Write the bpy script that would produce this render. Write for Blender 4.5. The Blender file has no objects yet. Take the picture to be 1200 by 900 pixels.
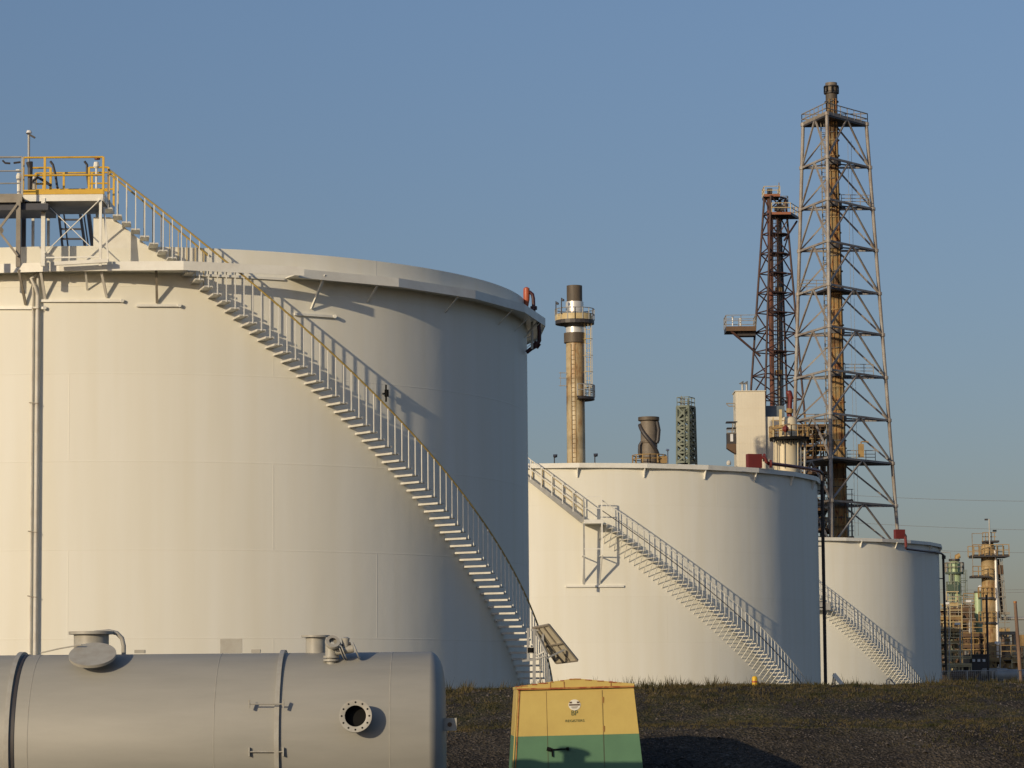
import bpy, math, random
from mathutils import Vector, Matrix
random.seed(7)
sc = bpy.context.scene
col = sc.collection
R_ = math.radians
sin, cos, pi = math.sin, math.cos, math.pi

# ------------------------------------------------------------------ camera
F, PITCH, ROLL, CY = 3300.0, R_(5.37), R_(0.48), 510.0     # focal length in pixels of a 1200 wide frame
cd = bpy.data.cameras.new('camera'); cam = bpy.data.objects.new('camera', cd); col.objects.link(cam)
cd.sensor_width = 36; cd.sensor_fit = 'HORIZONTAL'; cd.lens = F / 1200 * 36
cd.shift_y = (CY - 450) / 1200
cd.clip_start = 0.5; cd.clip_end = 6000
fwd = Vector((0, cos(PITCH), sin(PITCH))); up0 = Vector((0, -sin(PITCH), cos(PITCH))); x0 = Vector((1, 0, 0))
rt = x0 * cos(ROLL) - up0 * sin(ROLL); upv = x0 * sin(ROLL) + up0 * cos(ROLL)
cam.matrix_world = Matrix((rt, upv, -fwd)).transposed().to_4x4()
sc.camera = cam

# ------------------------------------------------------------------ sky, sun, exposure
SUN_EL, SUN_AZ = 15.5, -36.5        # azimuth measured from straight behind the camera towards the left
w = bpy.data.worlds.new('World'); sc.world = w; w.use_nodes = True
nt = w.node_tree; bg = nt.nodes['Background']
sky = nt.nodes.new('ShaderNodeTexSky'); sky.sky_type = 'NISHITA'; sky.sun_disc = False
sky.sun_elevation = R_(SUN_EL); sky.sun_rotation = R_(180 - SUN_AZ)
sky.air_density = 0.9; sky.dust_density = 0.9; sky.ozone_density = 2.6; sky.altitude = 50
# the air near the horizon is hazy and grey: tint the sky by elevation
wtc = nt.nodes.new('ShaderNodeTexCoord'); wsp = nt.nodes.new('ShaderNodeSeparateXYZ'); wrp = nt.nodes.new('ShaderNodeValToRGB'); wmx = nt.nodes.new('ShaderNodeMix')
wmx.data_type = 'RGBA'; wmx.blend_type = 'MULTIPLY'; wmx.inputs[0].default_value = 1
nt.links.new(wtc.outputs['Generated'], wsp.inputs[0]); nt.links.new(wsp.outputs[2], wrp.inputs[0])
els = wrp.color_ramp.elements
for p_, c_ in ((0.0, (.38, .31, .30)), (.042, (.40, .335, .325)), (.096, (.55, .415, .385)), (.17, (.94, .66, .60)), (.225, (.69, .555, .60)), (.5, (1.0, .97, .97))):
    e_ = els[0] if p_ == 0 else (els[1] if p_ == .5 else els.new(p_))
    e_.position = p_; e_.color = (*c_, 1)
nt.links.new(sky.outputs[0], wmx.inputs[6]); nt.links.new(wrp.outputs[0], wmx.inputs[7])
nt.links.new(wmx.outputs[2], bg.inputs[0]); bg.inputs[1].default_value = 0.135
sd = bpy.data.lights.new('sun', 'SUN'); sun = bpy.data.objects.new('sun', sd); col.objects.link(sun)
sd.energy = 3.1; sd.angle = R_(0.53); sd.color = (1.0, 0.815, 0.555)
to_sun = Vector((sin(R_(SUN_AZ)) * cos(R_(SUN_EL)), -cos(R_(SUN_AZ)) * cos(R_(SUN_EL)), sin(R_(SUN_EL))))
sun.rotation_euler = to_sun.to_track_quat('Z', 'Y').to_euler()
sun.location = to_sun * 60
vs = sc.view_settings; vs.view_transform = 'Standard'; vs.look = 'None'; vs.gamma = 1; vs.exposure = 0.0
try: vs.use_curve_mapping = False
except Exception: pass

# ------------------------------------------------------------------ helpers
def ray(px, py):
    u, v = px - 600, CY - py
    x = (cos(ROLL) * u + sin(ROLL) * v) / F; z = (-sin(ROLL) * u + cos(ROLL) * v) / F
    fw = cos(PITCH) - z * sin(PITCH); up = sin(PITCH) + z * cos(PITCH)
    return Vector((x / fw, 1, up / fw))
def W(px, py, Y): return ray(px, py) * Y          # a real place at distance Y seen towards that direction
def S(Y): return Y / F                             # metres per pixel there

class MB:
    def __init__(s): s.v = []; s.f = []
    def add(s, vs, fs):
        n = len(s.v); s.v += [Vector(v) for v in vs]; s.f += [tuple(i + n for i in f) for f in fs]; return s
    def box(s, c, size, rz=0, rx=0, ry=0):
        m = Matrix.Rotation(rz, 3, 'Z') @ Matrix.Rotation(rx, 3, 'X') @ Matrix.Rotation(ry, 3, 'Y')
        a, b, d = [k / 2 for k in size]; c = Vector(c)
        vs = [c + m @ Vector((i * a, j * b, k * d)) for k in (-1, 1) for j in (-1, 1) for i in (-1, 1)]
        return s.add(vs, [(0, 2, 3, 1), (4, 5, 7, 6), (0, 1, 5, 4), (2, 6, 7, 3), (0, 4, 6, 2), (1, 3, 7, 5)])
    def bar(s, p, q, a=.05, b=None, ref=(0, 0, 1)):       # rectangular bar
        b = b or a; p, q = Vector(p), Vector(q); d = (q - p)
        if d.length < 1e-6: return s
        d.normalize(); ref = Vector(ref)
        if abs(d.dot(ref)) > .98: ref = Vector((0, 1, 0))
        x = d.cross(ref).normalized() * a / 2; y = x.cross(d).normalized() * b / 2
        vs = [e + i * x + j * y for e in (p, q) for i, j in ((-1, -1), (1, -1), (1, 1), (-1, 1))]
        return s.add(vs, [(0, 1, 2, 3), (7, 6, 5, 4), (0, 4, 5, 1), (1, 5, 6, 2), (2, 6, 7, 3), (3, 7, 4, 0)])
    def tube(s, pts, r=.05, n=8, cap=True):
        pts = [Vector(p) for p in pts]; rr = r if isinstance(r, (list, tuple)) else [r] * len(pts)
        k0 = len(s.v); prev = None
        for i, p in enumerate(pts):
            d = (pts[min(i + 1, len(pts) - 1)] - pts[max(i - 1, 0)])
            if d.length < 1e-9: d = Vector((0, 0, 1))
            d.normalize()
            if prev is None:
                ref = Vector((0, 0, 1)) if abs(d.z) < .95 else Vector((0, 1, 0)); prev = d.cross(ref).normalized()
            x = (prev - d * prev.dot(d))
            x = x.normalized() if x.length > 1e-6 else d.orthogonal().normalized()
            prev = x; y = d.cross(x)
            for a in range(n): s.v.append(p + rr[i] * (cos(2 * pi * a / n) * x + sin(2 * pi * a / n) * y))
        for i in range(len(pts) - 1):
            for a in range(n):
                b = (a + 1) % n; o = k0 + i * n
                s.f.append((o + a, o + b, o + n + b, o + n + a))
        if cap:
            s.f.append(tuple(k0 + a for a in range(n))[::-1]); o = k0 + (len(pts) - 1) * n
            s.f.append(tuple(o + a for a in range(n)))
        return s
    def lathe(s, c, prof, n=32, axis='Z', a0=0, a1=2 * pi, m=None):
        c = Vector(c); k0 = len(s.v); full = abs(a1 - a0 - 2 * pi) < 1e-6; N = n if full else n + 1
        for r, z in prof:
            for a in range(N):
                t = a0 + (a1 - a0) * a / n
                p = Vector((r * sin(t), -r * cos(t), z))
                if axis == 'X': p = Vector((p.z, p.x, -p.y))
                if axis == 'Y': p = Vector((p.x, -p.z, -p.y))
                if m: p = m @ p
                s.v.append(c + p)
        for i in range(len(prof) - 1):
            for a in range(n):
                b = (a + 1) % N; o = k0 + i * N
                s.f.append((o + a, o + b, o + N + b, o + N + a))
        return s
    def cyl(s, c, r, z0, z1, n=24, r2=None):
        r2 = r2 or r
        return s.lathe(c, [(.001, z0), (r, z0), (r2, z1), (.001, z1)], n)
    def prism(s, poly, ext):                               # closed polygon swept along a vector
        n = len(poly); e = Vector(ext); poly = [Vector(p) for p in poly]
        return s.add(poly + [p + e for p in poly], [tuple(range(n))[::-1], tuple(range(n, 2 * n))] +
                     [(i, (i + 1) % n, n + (i + 1) % n, n + i) for i in range(n)])
    def build(s, name, m, parent=None, local=False, smooth=None, loc=None):
        off = Vector((0, 0, 0))
        if parent is not None and not local:
            p = parent
            while p: off += p.location; p = p.parent
        elif parent is None and loc is not None: off = Vector(loc)
        me = bpy.data.meshes.new(name); me.from_pydata([v - off for v in s.v], [], s.f); me.validate()
        import bmesh as _b
        bm = _b.new(); bm.from_mesh(me); _b.ops.recalc_face_normals(bm, faces=bm.faces); bm.to_mesh(me); bm.free()
        if smooth:
            for p in me.polygons: p.use_smooth = True
            try: me.set_sharp_from_angle(angle=R_(smooth))
            except Exception: pass
        o = bpy.data.objects.new(name, me); me.materials.append(m); col.objects.link(o)
        if parent is not None: o.parent = parent
        elif loc is not None: o.location = loc
        return o
def empty(name, loc, label, cat, group=None):
    o = bpy.data.objects.new(name, None); o.location = loc; o.empty_display_size = .5; col.objects.link(o)
    o['label'] = label; o['category'] = cat; o['kind'] = 'thing'
    if group: o['group'] = group
    return o
def tag(o, label, cat, group=None):
    o['label'] = label; o['category'] = cat; o['kind'] = 'thing'
    if group: o['group'] = group
    return o
def inst(o, parent, loc=(0, 0, 0), rz=0):
    c = o.copy(); col.objects.link(c); c.parent = parent; c.location = loc; c.rotation_euler = (0, 0, rz); return c

# ------------------------------------------------------------------ materials
def mat(name, c, rough=.5, c2=None, scale=1.0, amt=.5, metal=0.0, bump=0.0, bscale=None, streak=False, spec=.5, sharp=False, detail=6):
    m = bpy.data.materials.new(name); m.use_nodes = True; n = m.node_tree.nodes; l = m.node_tree.links
    b = n['Principled BSDF']; b.inputs['Roughness'].default_value = rough; b.inputs['Metallic'].default_value = metal
    b.inputs['Specular IOR Level'].default_value = spec
    tc = n.new('ShaderNodeTexCoord'); mp = n.new('ShaderNodeMapping'); l.new(tc.outputs['Object'], mp.inputs[0])
    if streak: mp.inputs['Scale'].default_value = (1, 1, .12)
    nz = n.new('ShaderNodeTexNoise'); nz.inputs['Scale'].default_value = scale; nz.inputs['Detail'].default_value = detail
    nz.inputs['Roughness'].default_value = .65; l.new(mp.outputs[0], nz.inputs['Vector'])
    rp = n.new('ShaderNodeValToRGB'); l.new(nz.outputs['Fac'], rp.inputs[0])
    c2 = c2 or tuple(k * .82 for k in c)
    h = .04 if sharp else (.11 if streak else .2)
    rp.color_ramp.elements[0].position = amt - h; rp.color_ramp.elements[1].position = amt + h
    rp.color_ramp.elements[0].color = (*c, 1); rp.color_ramp.elements[1].color = (*c2, 1)
    l.new(rp.outputs[0], b.inputs['Base Color'])
    if bump:
        n2 = n.new('ShaderNodeTexNoise'); n2.inputs['Scale'].default_value = bscale or scale * 8; n2.inputs['Detail'].default_value = 5
        l.new(tc.outputs['Object'], n2.inputs['Vector']); bp = n.new('ShaderNodeBump'); bp.inputs['Strength'].default_value = bump
        bp.inputs['Distance'].default_value = .05
        l.new(n2.outputs['Fac'], bp.inputs['Height']); l.new(bp.outputs[0], b.inputs['Normal'])
    return m
def tank_mat(name, R, c, course, plate, zoff):
    # white tank paint: plates differ a little, weld seams are raised and hold some dirt, faint runs
    m = bpy.data.materials.new(name); m.use_nodes = True; n = m.node_tree.nodes; l = m.node_tree.links
    b = n['Principled BSDF']; b.inputs['Roughness'].default_value = .5; b.inputs['Specular IOR Level'].default_value = .3; b.inputs['Diffuse Roughness'].default_value = .4
    tc = n.new('ShaderNodeTexCoord'); sp = n.new('ShaderNodeSeparateXYZ'); l.new(tc.outputs['Object'], sp.inputs[0])
    def M(op, a, bb=None):
        x = n.new('ShaderNodeMath'); x.operation = op
        for i, k in enumerate((a, bb)):
            if k is None: continue
            if isinstance(k, (int, float)): x.inputs[i].default_value = k
            else: l.new(k, x.inputs[i])
        return x.outputs[0]
    ny = M('MULTIPLY', sp.outputs[1], -1.0)
    ang = M('ARCTAN2', sp.outputs[0], ny)
    u = M('MULTIPLY', ang, R); v = M('ADD', sp.outputs[2], zoff)
    cb = n.new('ShaderNodeCombineXYZ'); l.new(u, cb.inputs[0]); l.new(v, cb.inputs[1])
    br = n.new('ShaderNodeTexBrick'); l.new(cb.outputs[0], br.inputs['Vector'])
    br.inputs['Scale'].default_value = 1; br.inputs['Brick Width'].default_value = plate; br.inputs['Row Height'].default_value = course
    br.inputs['Mortar Size'].default_value = .025; br.inputs['Mortar Smooth'].default_value = .6; br.offset = .37
    br.inputs['Color1'].default_value = (1, 1, 1, 1); br.inputs['Color2'].default_value = (.985, .985, .98, 1); br.inputs['Mortar'].default_value = (.985, .98, .975, 1)
    nz = n.new('ShaderNodeTexNoise'); mp = n.new('ShaderNodeMapping'); l.new(cb.outputs[0], mp.inputs[0]); mp.inputs['Scale'].default_value = (1.6, .08, 1)
    l.new(mp.outputs[0], nz.inputs['Vector']); nz.inputs['Scale'].default_value = 1; nz.inputs['Detail'].default_value = 7
    rp = n.new('ShaderNodeValToRGB'); l.new(nz.outputs['Fac'], rp.inputs[0])
    rp.color_ramp.elements[0].position = .3; rp.color_ramp.elements[0].color = (1, 1, 1, 1)
    rp.color_ramp.elements[1].position = .74; rp.color_ramp.elements[1].color = (.95, .93, .88, 1)
    mx = n.new('ShaderNodeMix'); mx.data_type = 'RGBA'; mx.blend_type = 'MULTIPLY'; mx.inputs[0].default_value = 1
    l.new(br.outputs['Color'], mx.inputs[6]); l.new(rp.outputs[0], mx.inputs[7])
    m2 = n.new('ShaderNodeMix'); m2.data_type = 'RGBA'; m2.blend_type = 'MULTIPLY'; m2.inputs[0].default_value = 1
    m2.inputs[7].default_value = (*c, 1); l.new(mx.outputs[2], m2.inputs[6]); l.new(m2.outputs[2], b.inputs['Base Color'])
    # soft dents of rolled plate + weld relief
    nd = n.new('ShaderNodeTexNoise'); md = n.new('ShaderNodeMapping'); l.new(cb.outputs[0], md.inputs[0]); md.inputs['Scale'].default_value = (.5, .3, 1)
    l.new(md.outputs[0], nd.inputs['Vector']); nd.inputs['Scale'].default_value = 1; nd.inputs['Detail'].default_value = 4
    b1 = n.new('ShaderNodeBump'); b1.inputs['Strength'].default_value = .35; b1.inputs['Distance'].default_value = .06; l.new(nd.outputs['Fac'], b1.inputs['Height'])
    b2 = n.new('ShaderNodeBump'); b2.inputs['Strength'].default_value = .3; b2.inputs['Distance'].default_value = .01; l.new(br.outputs['Fac'], b2.inputs['Height'])
    l.new(b1.outputs[0], b2.inputs['Normal']); l.new(b2.outputs[0], b.inputs['Normal'])
    return m

WHITE = (.82, .81, .735)
def rustmat(name='mottled_rusty_flare_pipe', cols=((.03, .02, .014), (.20, .065, .018), (.33, .20, .07), (.20, .15, .075), (.36, .28, .14)), sc_=1.7, zz=.45, band=.35, rough=.75):
    m = bpy.data.materials.new(name); m.use_nodes = True; n = m.node_tree.nodes; l = m.node_tree.links
    b = n['Principled BSDF']; b.inputs['Roughness'].default_value = rough; tc = n.new('ShaderNodeTexCoord')
    mp = n.new('ShaderNodeMapping'); l.new(tc.outputs['Object'], mp.inputs[0]); mp.inputs['Scale'].default_value = (1, 1, zz)
    a = n.new('ShaderNodeTexNoise'); a.inputs['Scale'].default_value = sc_; a.inputs['Detail'].default_value = 8; a.inputs['Roughness'].default_value = .75; l.new(mp.outputs[0], a.inputs['Vector'])
    r = n.new('ShaderNodeValToRGB'); l.new(a.outputs['Fac'], r.inputs[0]); e = r.color_ramp.elements
    e[0].position = .36; e[0].color = (*cols[0], 1); e[1].position = .66; e[1].color = (*cols[4], 1)
    for p_, c_ in ((.42, cols[1]), (.49, cols[2]), (.57, cols[3])): q_ = e.new(p_); q_.color = (*c_, 1)
    c = n.new('ShaderNodeTexNoise'); c.noise_dimensions = '1D'; sp = n.new('ShaderNodeSeparateXYZ'); l.new(tc.outputs['Object'], sp.inputs[0]); l.new(sp.outputs[2], c.inputs['W']); c.inputs['Scale'].default_value = .55
    r2 = n.new('ShaderNodeValToRGB'); l.new(c.outputs['Fac'], r2.inputs[0]); e = r2.color_ramp.elements; e[0].position = .36; e[0].color = (band, band, band, 1); e[1].position = .5; e[1].color = (1, 1, 1, 1)
    x = n.new('ShaderNodeMix'); x.data_type = 'RGBA'; x.blend_type = 'MULTIPLY'; x.inputs[0].default_value = 1; l.new(r.outputs[0], x.inputs[6]); l.new(r2.outputs[0], x.inputs[7]); l.new(x.outputs[2], b.inputs['Base Color'])
    return m
M = {}
M['white'] = mat('white_painted_steel', WHITE, .45, (.68, .65, .57), 1.5, .6)
M['white2'] = mat('old_white_painted_steel', (.62, .60, .54), .5, (.45, .40, .32), 2.0, .6)
M['yellow'] = mat('yellow_safety_paint', (.72, .44, .03), .45, (.55, .32, .03), 3, .55)
M['handrail'] = mat('worn_yellow_handrail', (.50, .36, .10), .5, (.40, .28, .09), 3, .55)
M['galv'] = mat('galvanised_steel', (.38, .385, .37), .5, (.28, .27, .25), 2.5, .55, metal=.2)
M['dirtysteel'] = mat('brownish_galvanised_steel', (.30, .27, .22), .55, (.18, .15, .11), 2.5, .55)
M['tread'] = mat('grey_white_tread_steel', (.66, .65, .60), .5, (.5, .48, .43), 3, .6)
M['dark'] = mat('dark_steel', (.035, .035, .04), .5, (.06, .05, .045), 3, .5)
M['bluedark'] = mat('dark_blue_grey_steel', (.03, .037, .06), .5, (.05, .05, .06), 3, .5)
M['black'] = mat('matt_black', (.008, .008, .008), .8, (.012, .012, .012), 3, .5, spec=.1)
M['red'] = mat('dull_red_fire_paint', (.16, .024, .019), .5, (.13, .02, .018), 2, .5)
M['orange'] = mat('orange_red_fire_paint', (.48, .12, .055), .45, (.38, .085, .04), 2, .5)
M['platedge'] = mat('orange_brown_platform_edge', (.34, .13, .06), .6, (.22, .08, .04), 2, .5)
M['maroon'] = mat('maroon_pipe_paint', (.06, .012, .016), .45, (.04, .012, .015), 2, .5)
M['darkpipe'] = mat('dark_brown_pipe_paint', (.03, .018, .015), .45, (.02, .013, .012), 2, .5)
M['rust'] = rustmat()
M['brownsteel'] = mat('red_brown_painted_lattice', (.10, .042, .026), .6, (.035, .028, .03), .8, .5, detail=8)
M['redpipe'] = rustmat('red_brown_riser', ((.05, .025, .02), (.16, .05, .03), (.13, .055, .035), (.09, .05, .04), (.12, .07, .05)), 1.0, .2, .6)
M['flaresteel'] = mat('weathered_galvanised_lattice', (.36, .345, .32), .55, (.15, .09, .05), .5, .56, detail=10)
M['chimney'] = rustmat('stained_tan_chimney', ((.14, .09, .045), (.34, .20, .085), (.42, .32, .17), (.50, .41, .25), (.56, .47, .30)), .9, .25, .75, .42)
M['chimtop'] = mat('sooted_chimney_top', (.14, .11, .075), .6, (.07, .055, .04), .8, .5, streak=True)
M['shiny'] = mat('bright_aluminium_cladding', (.82, .80, .76), .3, (.6, .58, .52), 1.0, .6, metal=.4)
M['cream'] = mat('cream_cladding', (.70, .65, .52), .6, (.62, .56, .44), .3, .6)
M['colcream'] = mat('stained_cream_vessel', (.66, .58, .41), .5, (.45, .34, .19), .7, .62, streak=True)
M['tan'] = rustmat('stained_tan_insulation', ((.10, .055, .025), (.27, .14, .05), (.36, .24, .10), (.42, .31, .16), (.40, .28, .13)), 1.1, .3, .7, .65)
M['ochre'] = mat('ochre_structural_steel', (.42, .28, .10), .6, (.2, .12, .05), .8, .5)
M['paleframe'] = mat('pale_yellow_handrail', (.60, .50, .28), .55, (.45, .33, .15), 1, .55)
M['brown'] = mat('brown_equipment', (.16, .09, .045), .7, (.08, .05, .03), .6, .5)
M['green'] = mat('pale_green_vessel_paint', (.36, .46, .26), .45, (.28, .36, .2), .6, .6, streak=True)
M['greendark'] = mat('dark_green_steel', (.05, .085, .06), .6, (.09, .12, .09), 1, .5)
M['greenlattice'] = mat('weathered_green_lattice', (.10, .13, .105), .6, (.19, .21, .16), .8, .5)
M['greysoot'] = mat('sooty_grey_brown_steel', (.24, .20, .15), .6, (.12, .10, .08), .8, .5)
M['blue'] = mat('blue_grey_cladding', (.13, .17, .20), .5, (.10, .12, .14), 1, .5)
M['tanker'] = mat('grey_painted_vessel', (.34, .33, .295), .55, (.23, .228, .205), .55, .5, bump=.10, bscale=1.2, spec=.35, detail=10)
_n = M['tanker'].node_tree.nodes; _n['Mapping'].inputs['Scale'].default_value = (.22, 1.3, 1.3)
M['tankermetal'] = mat('grey_vessel_fittings', (.38, .37, .325), .45, (.30, .27, .22), 6, .6)
M['hutyellow'] = mat('faded_yellow_hut_paint', (.58, .435, .12), .55, (.51, .365, .10), 2.2, .55, detail=9)
M['hutgreen'] = mat('green_hut_paint', (.10, .22, .12), .5, (.08, .18, .10), 1.6, .55)
M['rustred'] = mat('rusty_edge_strip', (.30, .075, .02), .7, (.42, .20, .05), 7, .5, sharp=True)
M['bollard'] = mat('bollard_yellow', (.75, .46, .02), .5, (.65, .38, .02), 3, .6)
M['wood'] = mat('weathered_wood', (.25, .16, .10), .8, (.16, .10, .07), 2, .5, streak=True)
M['cell'] = mat('cream_panel_backsheet', (.55, .50, .38), .55, (.48, .43, .32), 2, .6)
M['cellfront'] = mat('blue_black_cells', (.02, .025, .05), .2)
M['wire'] = mat('power_line_wire', (.22, .22, .22), .6)
M['concrete'] = mat('stained_concrete', (.42, .36, .27), .8, (.33, .25, .16), .8, .55, bump=.2)
M['sticker'] = mat('white_sticker', (.75, .72, .62), .4, (.7, .66, .56), 6, .6)
M['ink'] = mat('dark_green_lettering', (.05, .09, .04), .6)
M['ink2'] = mat('dark_brown_print', (.10, .055, .03), .6)
M['lamp'] = mat('pale_lamp_glass', (.8, .8, .78), .3)

# ------------------------------------------------------------------ the ground
def sm(a, b, x):
    t = max(0, min(1, (x - a) / (b - a))); return t * t * (3 - 2 * t)
def hsh(i, j): 
    v = sin(i * 12.9898 + j * 78.233) * 43758.5453; return v - math.floor(v)
def vn(x, y):
    i, j = math.floor(x), math.floor(y); a, b = x - i, y - j; a = a * a * (3 - 2 * a); b = b * b * (3 - 2 * b)
    return (hsh(i, j) * (1 - a) + hsh(i + 1, j) * a) * (1 - b) + (hsh(i, j + 1) * (1 - a) + hsh(i + 1, j + 1) * a) * b
GZ = -2.2; FLOOR = -1.7
def gz(x, y):
    y2 = y + .5 * (vn(x * .12 + 5, 3) - .5)
    pts = [(-1e9, GZ), (52.5, GZ), (54.3, -1.22), (56.2, -.62), (58.6, -.50), (60.6, -.06), (62.3, .22), (63.2, .255), (66, .24), (71, FLOOR), (1e9, FLOOR)]
    z = pts[-1][1]
    for (a, za), (b, zb) in zip(pts, pts[1:]):
        if a <= y2 < b:
            t = (y2 - a) / (b - a); z = za + (zb - za) * t; break
    on = sm(52, 54, y) * (1 - sm(69, 72, y))
    z += on * (.10 * (vn(x * .6, y * .6) - .5) + .06 * (vn(x * 2.1 + 9, y * 2.1) - .5) + .03 * (vn(x * 6, y * 6 + 4) - .5))
    z += sm(59, 62, y) * (1 - sm(64, 68, y)) * (-.10 * sm(1, -3, x) + .0)
    return z
mb = MB()
xs = [-3000, -1200, -500, -200, -90, -50] + [-34 + .5 * i for i in range(0, 56)] + [-6 + .16 * i for i in range(0, 131)] + [15 + .5 * i for i in range(1, 40)] + [45, 90, 200, 500, 1200, 3000]
ys = [-300, -60, 0, 20, 35, 45] + [50 + .16 * i for i in range(0, 141)] + [75, 85, 100, 150, 250, 450, 900, 1800, 4000]
for y in ys:
    for x in xs: mb.v.append(Vector((x, y, gz(x, y))))
nx = len(xs)
for j in range(len(ys) - 1):
    for i in range(nx - 1): mb.f.append((j * nx + i, j * nx + i + 1, (j + 1) * nx + i + 1, (j + 1) * nx + i))
gm = bpy.data.materials.new('gravel_and_soil'); gm.use_nodes = True; n = gm.node_tree.nodes; l = gm.node_tree.links
b = n['Principled BSDF']; b.inputs['Roughness'].default_value = .95; b.inputs['Specular IOR Level'].default_value = .2
tc = n.new('ShaderNodeTexCoord')
vo = n.new('ShaderNodeTexVoronoi'); vo.inputs['Scale'].default_value = 16; l.new(tc.outputs['Object'], vo.inputs['Vector'])
r1 = n.new('ShaderNodeValToRGB'); l.new(vo.outputs['Color'], r1.inputs[0])
e = r1.color_ramp.elements; e[0].position = .1; e[0].color = (.020, .017, .013, 1); e[1].position = .9; e[1].color = (.085, .072, .060, 1)
e2 = e.new(.97); e2.color = (.16, .145, .13, 1)
n1 = n.new('ShaderNodeTexNoise'); n1.inputs['Scale'].default_value = .9; n1.inputs['Detail'].default_value = 8; n1.inputs['Roughness'].default_value = .7; l.new(tc.outputs['Object'], n1.inputs['Vector'])
r2 = n.new('ShaderNodeValToRGB'); l.new(n1.outputs['Fac'], r2.inputs[0]); e = r2.color_ramp.elements
e[0].position = .42; e[0].color = (0, 0, 0, 1); e[1].position = .6; e[1].color = (1, 1, 1, 1)
# more soil and dry turf on the terrace and the crest
sp = n.new('ShaderNodeSeparateXYZ'); l.new(tc.outputs['Object'], sp.inputs[0])
r3 = n.new('ShaderNodeMapRange'); l.new(sp.outputs[1], r3.inputs[0]); r3.inputs[1].default_value = 55.6; r3.inputs[2].default_value = 56.8
r3.inputs[3].default_value = .10; r3.inputs[4].default_value = .95
mm = n.new('ShaderNodeMath'); mm.operation = 'MULTIPLY'; l.new(r2.outputs[0], mm.inputs[0]); l.new(r3.outputs[0], mm.inputs[1])
n3 = n.new('ShaderNodeTexNoise'); n3.inputs['Scale'].default_value = 9; n3.inputs['Detail'].default_value = 4; l.new(tc.outputs['Object'], n3.inputs['Vector'])
r4 = n.new('ShaderNodeValToRGB'); l.new(n3.outputs['Fac'], r4.inputs[0]); e = r4.color_ramp.elements
e[0].position = .35; e[0].color = (.020, .027, .009, 1); e[1].position = .7; e[1].color = (.10, .082, .038, 1)
mx = n.new('ShaderNodeMix'); mx.data_type = 'RGBA'; l.new(mm.outputs[0], mx.inputs[0]); l.new(r1.outputs[0], mx.inputs[6]); l.new(r4.outputs[0], mx.inputs[7])
n5 = n.new('ShaderNodeTexNoise'); n5.inputs['Scale'].default_value = .45; n5.inputs['Detail'].default_value = 9; n5.inputs['Roughness'].default_value = .6; l.new(tc.outputs['Object'], n5.inputs['Vector'])
r5 = n.new('ShaderNodeValToRGB'); l.new(n5.outputs['Fac'], r5.inputs[0]); e = r5.color_ramp.elements; e[0].position = .38; e[0].color = (.55, .55, .53, 1); e[1].position = .62; e[1].color = (1.25, 1.2, 1.1, 1)
m5 = n.new('ShaderNodeMix'); m5.data_type = 'RGBA'; m5.blend_type = 'MULTIPLY'; m5.inputs[0].default_value = 1; l.new(mx.outputs[2], m5.inputs[6]); l.new(r5.outputs[0], m5.inputs[7])
l.new(m5.outputs[2], b.inputs['Base Color'])
bp = n.new('ShaderNodeBump'); bp.inputs['Strength'].default_value = .9; bp.inputs['Distance'].default_value = .05
l.new(vo.outputs['Distance'], bp.inputs['Height']); l.new(bp.outputs[0], b.inputs['Normal'])
g = mb.build('ground', gm, smooth=60); g['kind'] = 'structure'

def bank_points(n, dens, y0, y1, x0=-4, x1=14.5):
    k = 0
    while k < n:
        x, y = random.uniform(x0, x1), random.uniform(y0, y1)
        if random.random() < dens(x, y): k += 1; yield x, y
# grass: nobody could count it
gmat = bpy.data.materials.new('grass_blades'); gmat.use_nodes = True; n = gmat.node_tree.nodes; l = gmat.node_tree.links
b = n['Principled BSDF']; b.inputs['Roughness'].default_value = .8; b.inputs['Specular IOR Level'].default_value = .15
tc = n.new('ShaderNodeTexCoord'); a1 = n.new('ShaderNodeTexNoise'); a1.inputs['Scale'].default_value = 2.2; a1.inputs['Detail'].default_value = 5
l.new(tc.outputs['Object'], a1.inputs['Vector']); r = n.new('ShaderNodeValToRGB'); l.new(a1.outputs['Fac'], r.inputs[0]); e = r.color_ramp.elements
e[0].position = .36; e[0].color = (.030, .034, .013, 1); e[1].position = .66; e[1].color = (.115, .088, .042, 1); l.new(r.outputs[0], b.inputs['Base Color'])
mb = MB()
def tuft(x, y, h, k, spread=.05, lean=.5):
    z = gz(x, y) - .01
    for _ in range(k):
        a = random.uniform(0, 2 * pi); d = random.uniform(0, spread); px, py = x + d * cos(a), y + d * sin(a)
        hh = h * random.uniform(.5, 1.2); t = random.uniform(0, 2 * pi); wd = random.uniform(.006, .014); le = random.uniform(.1, lean) * hh
        ca, sa = cos(t), sin(t); la = random.uniform(0, 2 * pi)
        tip = (px + le * cos(la), py + le * sin(la), z + hh)
        mb.add([(px - wd * ca, py - wd * sa, z), (px + wd * ca, py + wd * sa, z), tip], [(0, 1, 2)])
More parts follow.
